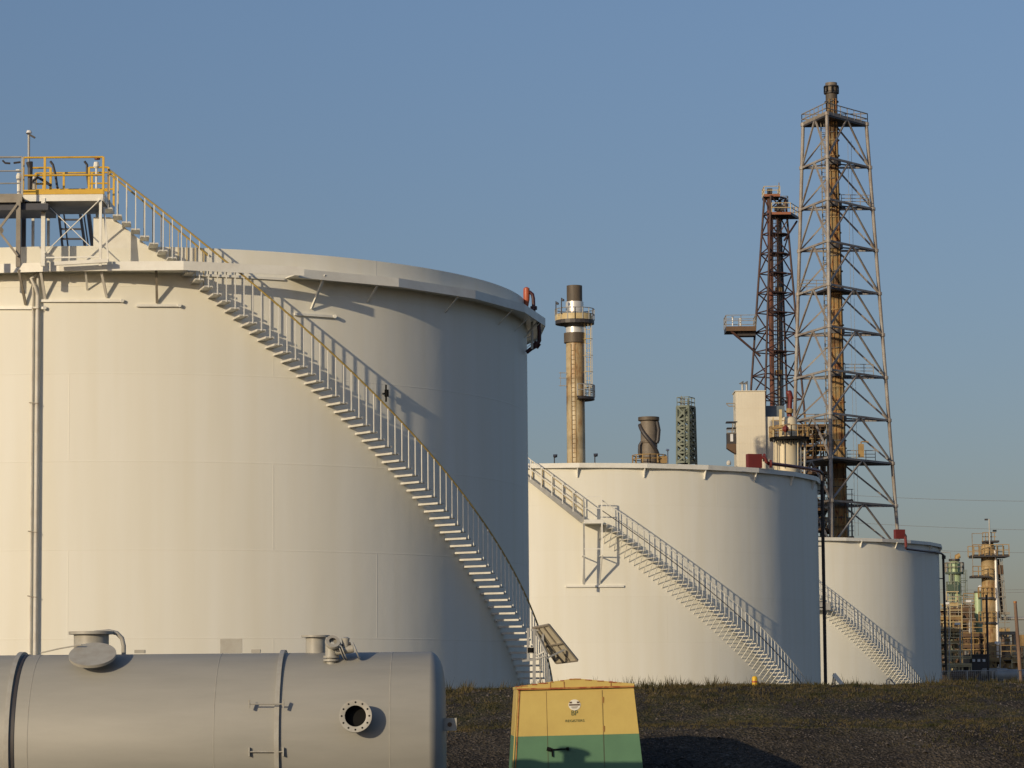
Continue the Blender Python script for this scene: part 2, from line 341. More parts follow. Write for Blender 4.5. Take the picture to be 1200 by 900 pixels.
# taller weeds on the crest
patch = lambda x, y: .08 + .92 * sm(.42, .62, vn(x * .55 + 11, y * .9 + 2) * .65 + vn(x * 2 + 1, y * 2.4) * .35)
for x, y in bank_points(5200, lambda x, y: patch(x, y) * sm(58.4, 61.5, y), 58.4, 64.2, -5, 14.5): tuft(x, y, random.uniform(.035, .09), 5, .08, 1.0)
for x, y in bank_points(1300, lambda x, y: 1, 62.6, 64.0, -5, 14.5): tuft(x, y, random.uniform(.04, .14), 4, .05, .9)
for x, y in bank_points(3800, lambda x, y: .55 + .6 * patch(x, y), 56.2, 58.6, -4, 14.5): tuft(x, y, random.uniform(.03, .075), 5, .1, 1.3)
for x, y in bank_points(2000, lambda x, y: patch(x + 30, y) ** 2 * sm(7, 11, x), 51.5, 56.2, -3, 14.5): tuft(x, y, random.uniform(.03, .08), 4, .08, 1.0)
for x, y in bank_points(900, lambda x, y: patch(x, y) * .6, 51.5, 56.2, -3, 14.5): tuft(x, y, random.uniform(.02, .06), 4, .06, 1.0)
for x, y in bank_points(170, lambda x, y: patch(x * 1.7, y) * (1.0 if x < 4.5 else .35), 62.4, 63.6, -1.8, 14.5): tuft(x, y, random.uniform(.12, .30), 7, .10, .6)
o = mb.build('grass', gmat); o['kind'] = 'stuff'
# loose stones
pm = mat('grey_brown_stones', (.15, .13, .115), .9, (.035, .03, .026), 3, .5, spec=.2)
mb = MB()
for x, y in bank_points(15000, lambda x, y: (1.0 - .8 * patch(x, y) * sm(56, 60, y)) * (1 - .8 * sm(56, 56.5, y) * (1 - sm(58.4, 59, y))), 51.2, 63.2, -4, 14.5):
    s = random.uniform(.008, .030) * (1.6 if random.random() < .06 else 1) * (2.6 if random.random() < .006 else 1); z = gz(x, y); t = random.uniform(0, pi)
    ca, sa = cos(t) * s, sin(t) * s; q = random.uniform(.5, .9)
    mb.add([(x + ca, y + sa, z), (x - sa * q, y + ca * q, z + .3 * s), (x - ca, y - sa, z), (x + sa * q, y - ca * q, z), (x + random.uniform(-.3, .3) * s, y, z + s * .9)],
           [(0, 1, 4), (1, 2, 4), (2, 3, 4), (3, 0, 4)])
o = mb.build('gravel', pm); o['kind'] = 'stuff'

# ------------------------------------------------------------------ the three storage tanks
TK = [(-7.73, .1401 * 92, 92, 12.80), (.97, .0911 * 165, 165, 12.56), (4.49, .0718 * 232, 232, 12.16)]
ZB = [-1.6, -1.7, -1.7]
def tc_(i): t, R, D, H = TK[i]; return D * sin(R_(t)), D * cos(R_(t))
def pt(i, wd, z, dR=0):
    cx, cy = tc_(i); R = TK[i][1] + dR; return Vector((cx + R * sin(R_(wd)), cy - R * cos(R_(wd)), z))
def hit(i, x, y, dR=0):
    cx, cy = tc_(i); D = TK[i][2]; R = TK[i][1] + dR; d = ray(x, y)
    A = d.x ** 2 + 1; B = -2 * (d.x * cx + cy); C = D * D - R * R
    s = (-B - math.sqrt(max(B * B - 4 * A * C, 0))) / (2 * A); P = d * s
    return math.degrees(math.atan2(P.x - cx, -(P.y - cy))), P.z

def make_tank(i, label, course, plate, zoff):
    t, R, D, H = TK[i]; cx, cy = tc_(i); zb = ZB[i]
    root = empty('storage_tank', (cx, cy, zb), label, 'storage tank')
    tm = tank_mat('white_tank_shell', R, WHITE, course, plate, zoff)
    m = MB().lathe((cx, cy, 0), [(R, zb), (R, H), (R - .03, H), (R - .03, H - 2.2)], 192)
    m.build('shell', tm, root, smooth=40)
    m = MB().lathe((cx, cy, 0), [(R - .035, H - 2.0), (R * .5, H - 1.9), (.01, H - 1.85)], 96)
    m.build('floating_roof', M['white2'], root, smooth=40)
    m = MB().lathe((cx, cy, 0), [(R + .01, zb), (R + .10, zb), (R + .10, zb + .06), (R + .01, zb + .06)], 96)
    m.build('base_flange', M['white2'], root)
    return root

def stair_parts(i, root, w0, w1, zt, dw, width, strut=None, mid=False, railmat='yellow', postr=.018, inner=None, railh=1.08, tw=.26, postm='white'):
    """curved stair along the shell: zt(w) gives the tread height"""
    R = TK[i][1]; cx, cy = tc_(i); zb = ZB[i]
    ext = MB()
    ws = [w0 + dw * k for k in range(int((w1 - w0) / dw) + 1)]
    # handrail part is the stair's own mesh, its treads and posts are sub-parts
    m = MB(); rail = [pt(i, x, zt(x) + railh, width) for x in [w0 + (w1 - w0) * k / 90 for k in range(91)]]
    m.tube(rail, .028, 8)
    st = m.build('staircase', M[railmat], root)
    if mid:
        MB().tube([pt(i, x, zt(x) + .53, width) for x in [w0 + (w1 - w0) * k / 90 for k in range(91)]], .024, 6).build('mid_rail', M[mid], st)
    tp = MB(); r0, r1 = R + .02, R + width
    tp.box((0, -(r0 + r1) / 2, -.02), (tw, r1 - r0, .035)); tp.box((-tw / 2 + .0, -(r0 + r1) / 2, -.035), (.012, r1 - r0, .05)); tp.box((tw / 2 - .0, -(r0 + r1) / 2, -.035), (.012, r1 - r0, .05))
    pp = MB(); pp.bar((0, -r1, -.05), (0, -r1, railh), postr * 2)
    if strut: pp.bar((0, -r1, -.05), (0, -(R + .01), -strut), postr * 2)
    tr0 = po0 = None
    for x in ws:
        z = zt(x) - zb
        if z < .05: break
        if tr0 is None:
            tr0 = tp.build('tread', M['tread'], st, local=True); po0 = pp.build('baluster', M[postm], st, local=True); a, b_ = tr0, po0
        else: a, b_ = inst(tr0, st), inst(po0, st)
        for o in (a, b_): o.location = (0, 0, z); o.rotation_euler = (0, 0, R_(x))
    if inner:
        wi = inner
        xs_ = [w0 + (wi - w0) * k / 30 for k in range(31)]
        MB().tube([pt(i, x, zt(x) + railh, .05) for x in xs_], .028, 8).build('inner_rail', M[railmat], st)
        ip = MB().bar((0, -(R + .05), 0), (0, -(R + .05), railh), .024)
        first = None
        for k, x in enumerate(ws):
            if x > wi: break
            if first is None: first = o = ip.build('inner_baluster', M['paleframe'], st, local=True)
            else: o = inst(first, st)
            o.location = (0, 0, zt(x) - zb); o.rotation_euler = (0, 0, R_(x))
    return st

# ---- tank 1
T1 = make_tank(0, 'nearest and largest white storage tank with yellow railed curved stair and wind girder', 2.47, 9.2, -.32 - 1.6 + 1.0)
R1 = TK[0][1]; c1 = tc_(0); H1 = 12.80
zt1 = lambda x: 11.69 - .1829 * (x - 16.21)
st1 = stair_parts(0, T1, 4.9, 92, zt1, 1.066, .80, inner=17.2, tw=.24, postr=.0135, railmat='handrail')
# wind girder: a flat polygonal shelf of 25 segments with an upstanding lip
def girder(i, root, zf, out, lip, seg, w_first, hole=None, hole_out=None, name='wind_girder', mt='white', th=.03):
    R = TK[i][1]; cx, cy = tc_(i); k = 360 / seg
    m = MB()
    for s in range(seg):
        a, b = w_first + s * k, w_first + (s + 1) * k
        a = (a + 180) % 360 - 180; b = a + k
        ho = hole and abs(((a + b) / 2 - hole)) < k / 2
        o = hole_out if ho else out
        o2 = hole_out if (hole and not ho and abs(((a + b) / 2 + k - hole)) < k / 2) else o      # flares out towards the opening
        A0, A1 = pt(i, a, zf, o), pt(i, b, zf, o2)
        if not ho:
            n_ = 6; ring = [pt(i, a + (b - a) * q / n_, zf, -.0) for q in range(n_ + 1)]
            poly = [A0, A1] + ring[::-1]
            m.prism(poly, (0, 0, th))
        else:
            for q in (0, 1):
                aa = a if q == 0 else b; sg = 1 if q == 0 else -1
                poly = [pt(i, aa, zf, 0), pt(i, aa, zf, o), pt(i, aa + sg * .55, zf, o - .01), pt(i, aa + sg * .55, zf, 0)]
                m.prism(poly, (0, 0, th))
        tn = (A1 - A0).normalized(); nrm = Vector((tn.y, -tn.x, 0))
        for P in (A0, A1): pass
        lo = -.055
        m.prism([A0 + Vector((0, 0, lo)), A1 + Vector((0, 0, lo)), A1 + nrm * .012 + Vector((0, 0, lo)), A0 + nrm * .012 + Vector((0, 0, lo))], (0, 0, lip - lo))
    return m.build(name, M[mt], root)
girder(0, T1, 12.05, .62, .20, 25, 13.6, hole=20.8, hole_out=1.02)
# stair opening edge plates
m = MB()
for q in range(8):
    a, b = 14.4 + q * 1.6, 14.4 + (q + 1) * 1.6
    m.bar(pt(0, a, 12.02, .03), pt(0, b, 12.02, .03), .05, .07)
m.build('opening_edge', M['white'], T1)
# brackets under the girder
m0 = MB(); m0.add([(-.006, -(R1 + .58), 12.04), (-.006, -(R1 + .005), 12.04), (-.006, -(R1 + .005), 11.62), (-.006, -(R1 + .10), 11.62),
                   (.006, -(R1 + .58), 12.04), (.006, -(R1 + .005), 12.04), (.006, -(R1 + .005), 11.62), (.006, -(R1 + .10), 11.62)],
                  [(0, 1, 2, 3), (7, 6, 5, 4), (0, 4, 5, 1), (1, 5, 6, 2), (2, 6, 7, 3), (3, 7, 4, 0)])
m1 = MB(); m1.bar((0, -(R1 + .55), 12.04), (0, -(R1 + .01), 11.55), .06, .02)
m1.v = [v - Vector((0, 0, ZB[0])) for v in m1.v]
first = None
for x in (-27, -18, 2.2, 39.5, 53.8, 68.2, 75.4, 82.6, 97, 111):
    if first is None: first = o = m1.build('girder_bracket', M['white'], T1, local=True)
    else: o = inst(first, T1)
    o.rotation_euler = (0, 0, R_(x))
# long knee braces and the pads they stand on
def knee(xt, yt, xb, yb, m='white2', dR=.55):
    a = pt(0, *hit(0, xt, yt, dR), dR); b = pt(0, *hit(0, xb, yb, .03), .03)
    MB().bar(a, b, .07, .05).build('knee_brace', M[m], T1)
knee(22, 316, 30, 357, 'dirtysteel'); knee(47, 314, 53, 350); knee(118, 314, 125, 348, 'white2'); knee(183, 312, 184, 355, 'dirtysteel', .6); knee(381, 322, 365, 362, 'white', .55)
def pad(x0, x1, y0, y1=None, h=.07):
    y1 = y1 or y0; m = MB(); N = 6
    pts = [pt(0, *hit(0, x0 + (x1 - x0) * k / N, y0 + (y1 - y0) * k / N, .04), .04) for k in range(N + 1)]
    for a, b in zip(pts, pts[1:]): m.bar(a, b, h, h)
    m.tube([pts[-1] + Vector((0, 0, 0)), pts[-1] + Vector((.02, -.07, 0))], .055, 8)
    m.build('wall_pad', M['white'], T1)
pad(-40, 52, 361); pad(46, 143, 352.5); pad(160, 210, 358); pad(345, 392, 368, 371)
# skirt plate beside the top flight
m = MB(); N = 22
for k in range(N):
    a, b = 2.9 + (14.6 - 2.9) * k / N, 2.9 + (14.6 - 2.9) * (k + 1) / N
    f = lambda x: max(H1 - .02, min(13.62, zt1(x) - .08))
    A, B = pt(0, a, H1 - .05, .0), pt(0, b, H1 - .05, .0)
    m.add([A, B, pt(0, b, f(b), 0), pt(0, a, f(a), 0), pt(0, a, H1 - .05, -.02), pt(0, b, H1 - .05, -.02), pt(0, b, f(b), -.02), pt(0, a, f(a), -.02)],
          [(0, 1, 2, 3), (7, 6, 5, 4), (3, 2, 6, 7)])
m.build('stair_skirt', M['white'], T1)
# vertical pipes on the shell
def wallpipe(x, r, dR, y0, y1, mt, name='wall_pipe'):
    a = hit(0, x, y0, dR)[0]; z0 = hit(0, x, y0, dR)[1]
    o = MB().tube([pt(0, a, ZB[0] + .3, dR), pt(0, a, z0, dR)], r, 12).build(name, M[mt], T1, smooth=40); return a
a1 = wallpipe(44.6, .05, .12, 318, 760, 'white2'); a2 = wallpipe(38.6, .022, .06, 330, 760, 'white2')
for y in (362, 473, 624, 700):
    m = MB(); z = hit(0, 44, y, .16)[1]
    m.bar(pt(0, a2 - .4, z + .05, .02), pt(0, a1 + .2, z, .19), .03, .025); m.build('pipe_clamp', M['dirtysteel'], T1)
m = MB().tube([pt(0, a1, 12.02, .12), pt(0, a1 - .7, 11.85, .26), pt(0, a1 - .2, 11.6, .20), pt(0, a1, 11.4, .12), pt(0, a1, 11.2, .12)], .05, 10).build('pipe_bend', M['white2'], T1, smooth=60)

# foam chamber and its pipe at the right hand rim
wA = 79
def at_rim(x, y, dR=.3, w_=None): return W(x, y, 89.5)
m = MB(); P = W(616.5, 350, 89.6); m.tube([W(617, 361, 89.6), W(617, 357, 89.6), W(617, 351, 89.6), W(617, 344, 89.6), W(617, 338, 89.6), W(617, 336.5, 89.6)], [.05, .07, .10, .105, .10, .04], 12)
m.build('foam_chamber', M['orange'], T1, smooth=50)
m = MB().tube([W(617, 343, 89.6), W(621, 342.5, 89.6), W(624, 345, 89.6), W(625, 350, 89.6), W(625.5, 362, 89.6), W(625.5, 368, 89.6)], .06, 10)
m.tube([W(625.5, 359, 89.6), W(625.5, 363, 89.6)], .11, 10); m.tube([W(631, 372, 89.6), W(632, 388, 89.6), W(632, 399, 89.6), W(629, 405, 89.6), W(622, 409, 89.6), W(617, 413, 89.6)], .065, 10)
m.tube([W(630.5, 401.5, 89.6), W(627, 406.5, 89.6)], .12, 10)
m.build('foam_pipe', M['maroon'], T1, smooth=50)
m = MB().bar(W(619, 366, 89.5), W(629.5, 377, 89.5), .05); m.bar(W(617.5, 391, 89.5), W(630, 377, 89.5), .05); m.tube([W(623.5, 376, 89.5), W(623.5, 409, 89.5)], .04, 8); m.bar(W(618, 396, 89.5), W(624, 392, 89.5), .04)
m.build('pipe_support', M['white2'], T1)
# sensor on the shell
wS, zS = hit(0, 451.6, 461, .12)
m = MB().box(pt(0, wS, zS, .18), (.12, .12, .20)); m.bar(pt(0, wS, zS, 0), pt(0, wS, zS, .2), .04); m.tube([pt(0, wS, zS - .25, .15), pt(0, wS, zS + .25, .15)], .025, 8)
tag_ = m.build('shell_sensor', M['black'], T1)

# platform on the rim (stands on the girder, fixed to the tank)
YP = 77.35
pf = empty('rim_platform', W(74, 306, YP), 'yellow railed access platform on white legs at the top of the tall stair', 'platform')
def pf_part(name, mb_, mt, parent=None): return mb_.build(name, M[mt], parent or pf)
zf = W(75, 228, YP).z
XL, XR = W(27, 228, YP).x, W(121, 228, YP).x
m = MB().box(((XL + XR) / 2, YP + 1.05, zf - .03), (XR - XL, 2.0, .04)); m.box(((XL + XR) / 2, YP, zf - .085), (XR - XL, .05, .20)); m.box(((XL + XR) / 2, YP + 2.1, zf - .085), (XR - XL, .05, .20))
m.box((XR + .0, YP + 1.05, zf - .085), (.05, 2.1, .19)); pf_part('deck', m, 'white'); MB().box(((XL + XR) / 2, YP + 1.05, zf - .17), (XR - XL - .1, 1.95, .03)).build('underside_shade', M['dirtysteel'], pf)  # sheet below the deck: its darker colour stands in for the shade there
m = MB().box(((XL + XR) / 2, YP - .035, zf + .07), (XR - XL, .015, .13)); pf_part('toe_board', m, 'yellow')
def guard(p, q, h, posts, mt, mid=(.5,), toe=False, r=.025, parent=None, name='guard_rail'):
    m = MB(); p, q = Vector(p), Vector(q)
    for f in (1.0,) + tuple(mid): m.tube([p + Vector((0, 0, h * f)), q + Vector((0, 0, h * f))], r, 8)
    for k in posts: a = p.lerp(q, k); m.bar(a, a + Vector((0, 0, h)), r * 2.2)
    return m.build(name, M[mt], parent or pf)
hz = 1.05
guard((XL, YP, zf), (XR, YP, zf), hz, (.0, .27, 1.0), 'yellow', (.52,), r=.028)
guard((XL, YP + 2.05, zf), (XR, YP + 2.05, zf), hz - .05, (.0, .1, .36, .72, 1.0), 'yellow', (.52,), r=.026)
guard((XL, YP + 1.0, zf), (XL + .6, YP + 1.0, zf), .95, (.0, 1.0), 'yellow', (.52, .3), r=.03)
guard((XR - .55, YP + 1.0, zf), (XR, YP + 1.0, zf), .95, (.0, 1.0), 'yellow', (.3, .52), r=.026)
m = MB(); xR = XR
for (x, dy, zz) in ((51, 0, 303), (118, 0, 303), (57, 1.9, 300), (39, 1.9, 303), (114, 1.9, 300)):
    a = W(x, 232, YP + dy); a.z = zf - .1; bt = Vector((a.x, a.y, 12.09)); 
    if dy > 1: bt = Vector((a.x, a.y, H1 - 2.0))
    MB().bar(a, bt, .11 if x == 51 else .075).build('leg', M['white'], pf)
a, b, c, d = [W(x, y, YP - .02) for x, y in ((51, 237), (118, 233), (51, 297), (111, 291))]
m = MB().bar(W(52, 237, YP - .03), W(108, 291, YP - .03), .05, .02); m.bar(W(117, 234, YP - .06), W(52, 297, YP - .06), .05, .02); pf_part('cross_brace', m, 'white')
m = MB().bar(W(49, 302, YP), W(118, 301, YP), .04); m.bar(W(64, 309, YP - .03), W(127, 305.5, YP - .03), .10, .10); m.bar(W(122, 243, YP + .1), W(127, 309, YP + .1), .05, .05); pf_part('lower_rail', m, 'white')
# lamps and bent pipes on the platform
m = MB().tube([W(113, 221, YP + 1), W(113, 197, YP + 1)], .03, 8); m.tube([W(113, 197, YP + 1), W(113, 195, YP + 1), W(113, 190, YP + 1)], [.06, .09, .07], 10); pf_part('beacon', m, 'white')
m = MB().tube([W(114, 187, YP + 1), W(114, 184, YP + 1)], .08, 8); pf_part('beacon_cap', m, 'red')
for (xa, xb) in ((59, 68), (99, 105)):
    m = MB().tube([W(xa, 189, YP + 1.6), W(xa + 3, 193, YP + 1.6), W(xb - 3, 205, YP + 1.6), W(xb - 1, 219, YP + 1.6), W(xb, 221, YP + 1.6)], .035, 8); pf_part('bent_handle', m, 'dark')
m = MB().tube([W(36, 214, YP + .6), W(44, 208, YP + .6), W(52, 212, YP + .6), W(60, 218, YP + .6)], .04, 8); m.tube([W(35, 222, YP + .6), W(35.5, 197, YP + .6), W(34.5, 190, YP + .6)], [.06, .07, .1], 8); pf_part('valve_gear', m, 'dark')
m = MB().tube([W(40, 222, YP + .9), W(40.5, 205, YP + .9)], .05, 8); m.tube([W(37, 222, YP + .9), W(37, 215, YP + .9)], .07, 8); pf_part('gauge_pipe', m, 'white2')

# grey walkway left of the platform, with its mast
wk = empty('rim_walkway', W(10, 306, YP - .5), 'grey railed walkway running off the left edge beside the yellow platform', 'walkway')
Yw = YP - .5; zw = W(12, 231, Yw).z; xl, xr = W(-70, 231, Yw).x, W(26, 231, Yw).x
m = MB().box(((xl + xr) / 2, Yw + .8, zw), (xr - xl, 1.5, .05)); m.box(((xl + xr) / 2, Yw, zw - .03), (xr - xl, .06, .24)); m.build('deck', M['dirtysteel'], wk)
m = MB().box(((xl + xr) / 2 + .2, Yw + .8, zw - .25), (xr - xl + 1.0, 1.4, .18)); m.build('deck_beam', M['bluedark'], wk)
for f, s_ in ((1.0, .03), (.62, .02), (.28, .02)):
    MB().tube([(xl, Yw, zw + .1 + f * 1.02), (xr, Yw, zw + .1 + f * 1.02)], s_, 8).build('rail', M['galv'], wk)
for x in (-60, -20, 26): a = W(x, 231, Yw); MB().bar((a.x, Yw, zw), (a.x, Yw, zw + 1.12), .05).build('post', M['galv'], wk)
for x, mt in ((22, 'dirtysteel'), (-30, 'dirtysteel')):
    a = W(x, 236, Yw); MB().bar(a, (a.x, a.y, 12.0), .12).build('leg', M[mt], wk)
a = W(28, 240, Yw + 2.3); MB().bar(a, (a.x, a.y, H1 - 2), .12).build('leg', M['bluedark'], wk)
m = MB().bar(W(20, 240, Yw - .08), W(-25, 300, Yw - .08), .06); m.bar(W(-25, 240, Yw - .12), W(21, 300, Yw - .12), .06); m.tube([W(0, 270, Yw - .15), W(0, 270, Yw - .02)], .1, 10); m.build('cross_brace', M['dirtysteel'], wk)
m = MB().tube([W(22, 212, Yw + .5), W(22, 207, Yw + .5), W(22, 203, Yw + .5)], [.06, .08, .05], 10); m.tube([W(22, 201, Yw + .5), W(22, 199, Yw + .5)], .09, 10); m.tube([W(22, 228, Yw + .5), W(22, 212, Yw + .5)], .05, 8); m.build('signal_lamp', M['white'], wk)
m = MB().tube([W(3, 188, Yw + .9), W(6, 191, Yw + .9), W(12, 191.5, Yw + .9)], .03, 6); m.tube([W(16, 191, Yw + .9), W(24, 190, Yw + .9)], .03, 6); m.build('bent_handle', M['dark'], wk)
ms = empty('mast', W(33.5, 182, YP + 1.8), 'thin grey mast with a T head standing on the tank platform', 'mast')
MB().tube([W(33.7, 226, YP + 1.9), W(33.8, 158, YP + 1.9)], .035, 8).build('pole', M['galv'], ms)
m = MB().bar(W(31.5, 156, YP + 1.9), W(41, 161.5, YP + 1.9), .07, .05); m.build('arm', M['dark'], ms)
MB().tube([W(34, 156, YP + 1.9), W(34, 153, YP + 1.9)], [.09, .06], 10).build('head', M['lamp'], ms)

# rolling ladder that leads from the platform down to the roof
ld = empty('rolling_ladder', W(90, 289, 82), 'rolling ladder, its shade put into a dark colour, behind the white braced legs under the yellow platform', 'ladder')
def L_(x, y, Y): return W(x, y, Y)
for xa, xb, r in ((67, 73.5, .06), (73, 80, .04), (92, 100, .07), (102, 109, .10), (96, 104, .035)):
    MB().bar(L_(xa, 236, 81), L_(xb, 291, 82.2), r, r * 1.5).build('stile', M['bluedark'], ld)  # shade on stiles and rungs is put into the dark blue-grey colour
MB().bar(L_(93, 238, 81.1), L_(101, 248, 81.3), .07).build('stile', M['bluedark'], ld)
for y in (247, 257.5, 268.5, 280, 290):
    f = (y - 236) / 55; m = MB().bar(L_(68 + 6.5 * f, y, 81 + 1.2 * f), L_(93 + 8 * f, y, 81 + 1.2 * f), .07, .05); m.build('rung', M['bluedark'], ld)

# ---- tank 2
T2 = make_tank(1, 'middle white storage tank with red foam box and a stair landing on its left', 2.45, 8.8, .2)
zt2 = lambda x: 9.64 - .193 * (x - 8.8) - .55
st2 = stair_parts(1, T2, 6.9, 62, zt2, 1.02, .95, strut=1.0, mid='dark', railmat='white', postr=.015, tw=.22)
girder(1, T2, 12.36, .27, .20, 26, 3.0)
def tri_bracket(i, root, H, out, angs, drop=.5):
    R = TK[i][1]; zb = ZB[i]; first = None
    m = MB(); a = [(0, -(R + out), H - .02), (0, -(R + .005), H - .02), (0, -(R + .005), H - drop), (0, -(R + .08), H - drop)]
    m.prism([Vector(p) - Vector((.02, 0, zb)) for p in a], (.04, 0, 0))
    for x in angs:
        if first is None: first = o = m.build('girder_bracket', M['white'], root, local=True)
        else: o = inst(first, root)
        o.rotation_euler = (0, 0, R_(x))
tri_bracket(1, T2, 12.36, .25, [2.6 + 13.85 * k for k in range(-3, 8)], .55)
# upper flight from the rim down to the landing: straight run with open treads, two stringers
up2 = MB(); 
w_l = hit(1, 684, 609, .95)[0]; 
Lz = hit(1, 696, 609, .95)[1]
def zt2u(x): return Lz + .215 * (w_l - x)
us = []
m = MB()
for dR in (.12, .98):
    pts = [pt(1, x, zt2u(x) - .05, dR) for x in [w_l - 17 * k / 20 for k in range(21)]]
    for a, b in zip(pts, pts[1:]): m.bar(a, b, .04, .22)
uf = m.build('upper_flight', M['galv'], T2)
tp = MB().box((0, -(TK[1][1] + .55), 0), (.24, .84, .04)); first = None
for k in range(17):
    x = w_l - 1.0 * k - .5
    if first is None: first = o = tp.build('tread', M['tread'], uf, local=True)
    else: o = inst(first, uf)
    o.location = (0, 0, zt2u(x) - ZB[1]); o.rotation_euler = (0, 0, R_(x))
for dR, mt in ((.12, 'paleframe'), (.98, 'white')):
    for f in (1.07, .55): MB().tube([pt(1, x, zt2u(x) + f, dR) for x in [w_l - 17 * k / 20 for k in range(21)]], .028, 6).build('hand_rail', M[mt], uf)
    pp = MB().bar((0, -(TK[1][1] + dR), 0), (0, -(TK[1][1] + dR), 1.07), .045); first = None
    for k in range(9):
        x = w_l - 2 * k
        if first is None: first = o = pp.build('rail_post', M[mt], uf, local=True)
        else: o = inst(first, uf)
        o.location = (0, 0, zt2u(x) - ZB[1]); o.rotation_euler = (0, 0, R_(x))
# landing with its own frame
w_r = 7.2; Lf = Lz
A, B, C_, D_ = pt(1, w_l, Lf, .05), pt(1, w_l, Lf, 1.1), pt(1, w_r, Lf, 1.1), pt(1, w_r, Lf, .05)
lnd = MB().prism([A - Vector((0, 0, .2)), B - Vector((0, 0, .2)), C_ - Vector((0, 0, .2)), D_ - Vector((0, 0, .2))], (0, 0, .2)).build('landing', M['white'], T2)
zl = 1.3
bot = hit(1, 684, 686, .03)[1]
for w_, mt in ((w_l, 'galv'), (w_r - .3, 'white')):
    o = MB().bar(pt(1, w_, Lf, 1.08), pt(1, w_, Lf + 1.22, 1.08), .06).build('corner_post', M[mt], lnd)
    MB().bar(pt(1, w_, Lf - .2, 1.05), pt(1, w_, Lf - 1.9, 1.05), .07).build('leg', M[mt], lnd) if mt == 'white' else MB().bar(pt(1, w_, Lf - .2, 1.05), pt(1, w_, bot, .95), .09).build('leg', M[mt], lnd)
    MB().bar(pt(1, w_, Lf - 1.9, 1.05), pt(1, w_, Lf - 1.9, .02), .05).build('tie_bar', M[mt], lnd)
    MB().bar(pt(1, w_, Lf - 1.9, 1.05), pt(1, w_, bot + .1, .02), .07).build('knee_brace', M['white'], lnd)
MB().bar(pt(1, w_l, Lf - 1.55, 1.05), pt(1, w_r, Lf - 1.55, 1.05), .05).build('cross_bar', M['white'], lnd)
for f in (1.22, .6): MB().bar(pt(1, w_l, Lf + f, 1.08), pt(1, w_r - .3, Lf + f, 1.08), .045).build('guard_rail', M['white'], lnd)
m = MB(); N = 8; zz = hit(1, 697, 687, .04)[1]
wa, wb = hit(1, 663, 687, .04)[0], hit(1, 731, 687, .04)[0]
for k in range(N): m.bar(pt(1, wa + (wb - wa) * k / N, zz, .04), pt(1, wa + (wb - wa) * (k + 1) / N, zz, .04), .10, .10)
m.build('wall_pad', M['white'], T2)
# foam box, red pipe, dark down pipe
wf, zf2 = hit(1, 884.5, 548, .1)
m = MB(); c = pt(1, wf, 12.95, .05); m.box(c, (.82, .35, .76), R_(20)); m.build('foam_chamber', M['red'], T2)
def rimpipe(i, root, pts, r, mt, name='foam_pipe', n=10):
    MB().tube([Vector(p) for p in pts], r, n).build(name, M[mt], root, smooth=50)
P2 = lambda x, y, dR=.15: pt(1, *hit(1, x, y, dR), dR)
Yf = pt(1, wf, 0, .1).y
rimpipe(1, T2, [W(893, 536, Yf), W(896.5, 536.5, Yf), W(898, 541, Yf), W(901, 543.5, Yf + .4), W(905, 543.5, Yf + .8), W(925, 546, Yf + 2.2), W(945, 549, Yf + 5), W(960, 552, Yf + 8)], .10, 'red')
for q in ((895.5, 536.2), (903, 543.5)): MB().tube([W(q[0] - 1.3, q[1], Yf + .3), W(q[0] + 1.3, q[1], Yf + .3)], .22, 12).build('pipe_flange', M['red'], T2)
Yd = 163
MB().tube([W(960, 552, Yf + 8), W(963, 555, Yd), W(963.3, 570, Yd), W(967.5, 802, Yd), W(967.8, 820, Yd)], .10, 10).build('down_pipe', M['darkpipe'], T2)
for y in (575, 640, 712): MB().bar(W(958, y, Yd), W(965, y, Yd), .06).build('pipe_bracket', M['dark'], T2)
MB().tube([W(635.5, 540, 152), W(644.5, 540, 152), W(645, 545, 152)], .03, 6)
# small round ball lamp on the rim
MB().tube([W(854, 545, 152), W(854, 543, 152), W(854, 541, 152), W(854, 539.5, 152)], [.10, .13, .12, .04], 10).build('vent_cap', M['white2'], T2)

# ---- tank 3
T3 = make_tank(2, 'farthest and smallest looking white storage tank, right of the dark vertical pipe', 2.4, 8.2, .1)
zt3 = lambda x: 8.42 - .222 * (x - 18.2) - 1.07
st3 = stair_parts(2, T3, 13.5, 60, zt3, .92, .95, strut=.95, mid='galv', railmat='galv', postr=.02, tw=.22)
girder(2, T3, 12.0, .30, .20, 30, 2.0)
tri_bracket(2, T3, 12.0, .28, [hit(2, x, 636, .2)[0] for x in (1010, 1051)] + [-5, 10, 64, 78], .5)
m = MB().box(W(1054, 626, 218), (.80, .4, .72), R_(20)); m.build('foam_chamber', M['red'], T3)
Y3 = 217.3
MB().tube([W(1060, 626, Y3), W(1061.5, 628, Y3), W(1061.5, 643, Y3), W(1063, 643.5, Y3 + .2), W(1080, 645.5, Y3 + 3), W(1095, 647, Y3 + 7), W(1103, 648.5, Y3 + 10.5), W(1106, 651, Y3 + 11)], .085, 8).build('foam_pipe', M['maroon'], T3, smooth=50)
MB().tube([W(1061, 629, Y3 - .05), W(1061.8, 641, Y3 - .05)], .11, 10).build('foam_pipe', M['red'], T3)
MB().tube([W(1105.3, 651, Y3 + 11), W(1109.5, 815, Y3 + 11)], .10, 8).build('down_pipe', M['darkpipe'], T3)
for y in (678, 740): MB().bar(W(1100.5, y, Y3 + 11), W(1106, y, Y3 + 11), .08).build('pipe_bracket', M['dark'], T3)
MB().tube([W(1106, 651, Y3 + 10.9), W(1106, 655, Y3 + 10.9)], .16, 10).build('pipe_flange', M['darkpipe'], T3)
MB().bar(W(940, 711, 214.8), W(973, 710, 214.8), .30, .6).build('stair_landing', M['galv'], T3)
